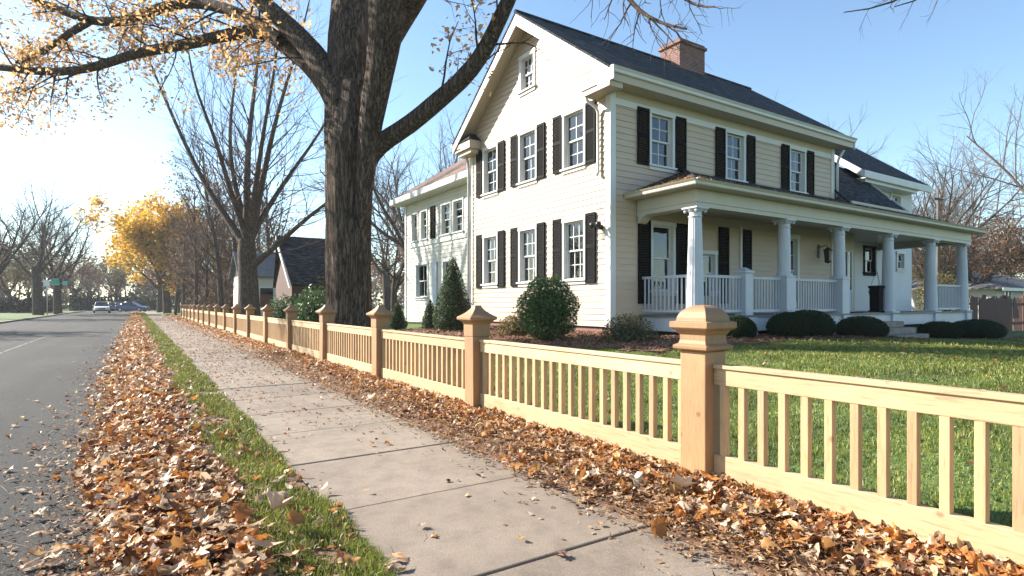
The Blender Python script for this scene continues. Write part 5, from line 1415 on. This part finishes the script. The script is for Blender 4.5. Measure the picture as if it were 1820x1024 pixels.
# ------------------------------------------------------------------ cars
def car(label, loc, rz, paint, wagon=False):
    t = thing('parked_car', label, 'car', loc, rz, 'cars at the end of the road')
    # front faces -Y; profile in (y, z), widths per station
    st = [(-2.15, .45, .62, .70), (-2.05, .30, .74, .80), (-1.2, .22, .86, .88), (-.75, .2, .92, .90), (.9, .2, .95, .90), (1.7, .22, .97 if not wagon else 1.0, .88), (2.1, .32, .90, .82), (2.18, .45, .75, .74)]
    V, F = [], []
    for (y, zb, zt, hw) in st: V += [(-hw, y, zb), (-hw, y, (zb+zt)/2), (-hw * .93, y, zt), (hw * .93, y, zt), (hw, y, (zb+zt)/2), (hw, y, zb)]
    for i in range(len(st)-1):
        for j in range(6): F.append((i*6+j, i*6+(j+1) % 6, (i+1)*6+(j+1) % 6, (i+1)*6+j))
    F += [tuple(range(6))[::-1], tuple(range((len(st)-1)*6, len(st)*6))]
    m = MB(); m.add(V, F); body = m.build('body', paint, t, True, bevel=.03)
    ye = 2.0 if wagon else 1.55
    def cab(k, zt0, zt1): return [(-.78*k, -.95, zt0), (.78*k, -.95, zt0), (.78*k, ye, zt0), (-.78*k, ye, zt0)], [(-.62*k, -.2, zt1), (.62*k, -.2, zt1), (.62*k, ye - (.15 if wagon else .6), zt1), (-.62*k, ye - (.15 if wagon else .6), zt1)]
    m = MB(); A, B = cab(1, .90, 1.42); m.hexa(A, B); m.build('window', simple('car_glass', (.03, .035, .04), .08, .1), t)
    m = MB(); A, B = cab(1.0, 1.421, 1.47); B2 = B; m.hexa([(p[0], p[1], 1.421) for p in B2], [(p[0]*.9, p[1]*.97, 1.48) for p in B2])
    for sx in (-1, 1): m.tube([(sx*.79, -.97, .91), (sx*.63, -.2, 1.43)], .035, 5); m.tube([(sx*.79, ye, .91), (sx*.63, B2[2][1], 1.43)], .045, 5)
    m.build('roof', paint, t, True)
    for sx in (-1, 1):
        for yy in (-1.35, 1.35):
            m = MB(); k = 18
            ring = lambda r, x: [(x, yy + r*math.cos(a*2*PI/k), .32 + r*math.sin(a*2*PI/k)) for a in range(k)]
            m.hexa(ring(.32, sx*.72), ring(.32, sx*.91)); wh_ = m.build('wheel', M['iron'], t)
            m = MB(); m.hexa(ring(.19, sx*.905), ring(.17, sx*.925)); m.build('rim', M['lead'], wh_)
        m = MB(); m.hexa([(sx*.40, -2.14, .58), (sx*.68, -2.08, .58), (sx*.66, -2.02, .72), (sx*.40, -2.06, .71)], [(sx*.40, -2.18, .58), (sx*.68, -2.12, .58), (sx*.66, -2.06, .72), (sx*.40, -2.10, .71)]); m.build('headlight', simple('lamp_glass', (.7, .7, .7), .1, .05), t)
        m = MB(); m.box(sx*.86, sx*1.02, -.7, -.55, .93, 1.05); m.build('mirror', paint, t)
    m = MB(); m.box(-.36, .36, -2.19, -2.14, .48, .62); m.box(-.7, .7, -2.19, -2.12, .30, .40); m.build('grille', M['iron'], t)
    return t
def paint(n, c):
    m, nt, b = new_mat(n); b.inputs['Base Color'].default_value = (*c, 1); b.inputs['Roughness'].default_value = .25; b.inputs['Coat Weight'].default_value = .6; 
    n_ = noise(nt, coords(nt), 30, 2); bump(nt, b, n_, .03, .005); return m
c = at(181, 540, 76); car('white car on the road facing the viewer', (c.x, c.y, 0), .05, paint('white_car_paint', (.75, .77, .8)))
c = at(207, 540, 92); car('black car behind the white one', (c.x, c.y, 0), .9, paint('black_car_paint', (.02, .022, .025)))
c = at(236, 540, 88); car('blue car right of the black one at the road end', (c.x, c.y, 0), 1.1, paint('blue_car_paint', (.03, .07, .2)))
c = at(212, 540, 112); car('silver estate car farthest back at the road end', (c.x, c.y, 0), 1.4, paint('silver_car_paint', (.4, .45, .5)), True)

# ------------------------------------------------------------------ air
m = MB(); m.box(-260, 260, -60, 330, -1.5, 30)
hz = m.build('haze', bpy.data.materials.new('haze_air')); tag(hz, 'thin pale autumn haze filling the street air', 'haze', kind='stuff')
hm = hz.data.materials[0]; hm.use_nodes = True; ht = hm.node_tree; ht.nodes.remove(ht.nodes['Principled BSDF'])
pv = ht.nodes.new('ShaderNodeVolumePrincipled'); pv.inputs['Density'].default_value = .0004; pv.inputs['Color'].default_value = (.9, .94, 1, 1); pv.inputs['Anisotropy'].default_value = .2
ht.links.new(pv.outputs[0], ht.nodes['Material Output'].inputs['Volume'])
# ------------------------------------------------------------------ light, camera, world
SUN = Vector((1.0, -1.3, -.97)).normalized()
elev = math.asin(-SUN.z); azs = math.atan2(-SUN.x, -SUN.y)     # direction towards the sun, from +Y clockwise
L = bpy.data.lights.new('sun', 'SUN'); L.energy = 5.0; L.angle = math.radians(.53); L.color = (1, .93, .82)
so = bpy.data.objects.new('sun', L); COL.objects.link(so); so.rotation_euler = SUN.to_track_quat('-Z', 'Y').to_euler(); so.location = (-30, 40, 40)
w = bpy.data.worlds.new('World'); S.world = w; w.use_nodes = True; nt = w.node_tree
sky = nt.nodes.new('ShaderNodeTexSky'); sky.sky_type = 'NISHITA'; sky.sun_disc = False
sky.sun_elevation = elev; sky.sun_rotation = azs; sky.air_density = 1.0; sky.dust_density = .4; sky.ozone_density = .8
bg = nt.nodes['Background']; bg.inputs['Strength'].default_value = .08
tint = N(nt, 'ShaderNodeMixRGB', blend_type='MULTIPLY'); tint.inputs[0].default_value = 1; tint.inputs[2].default_value = (.94, 1.06, 1.10, 1)
nt.links.new(sky.outputs[0], tint.inputs[1]); nt.links.new(tint.outputs[0], bg.inputs['Color'])
cam = bpy.data.cameras.new('camera'); co = bpy.data.objects.new('camera', cam); COL.objects.link(co)
co.location = (0, 0, CAMZ); co.rotation_euler = (PI/2, 0, -YAW); cam.sensor_width = 36; cam.lens = 1026 / 1820 * 36; cam.shift_y = 28 / 1820
cam.clip_start = .05; cam.clip_end = 3000
S.camera = co
S.view_settings.view_transform = 'Standard'; S.view_settings.look = 'None'; S.view_settings.exposure = 1.62; S.view_settings.gamma = 1
S.cycles.max_bounces = 8; S.cycles.transparent_max_bounces = 12
S.cycles.use_denoising = True
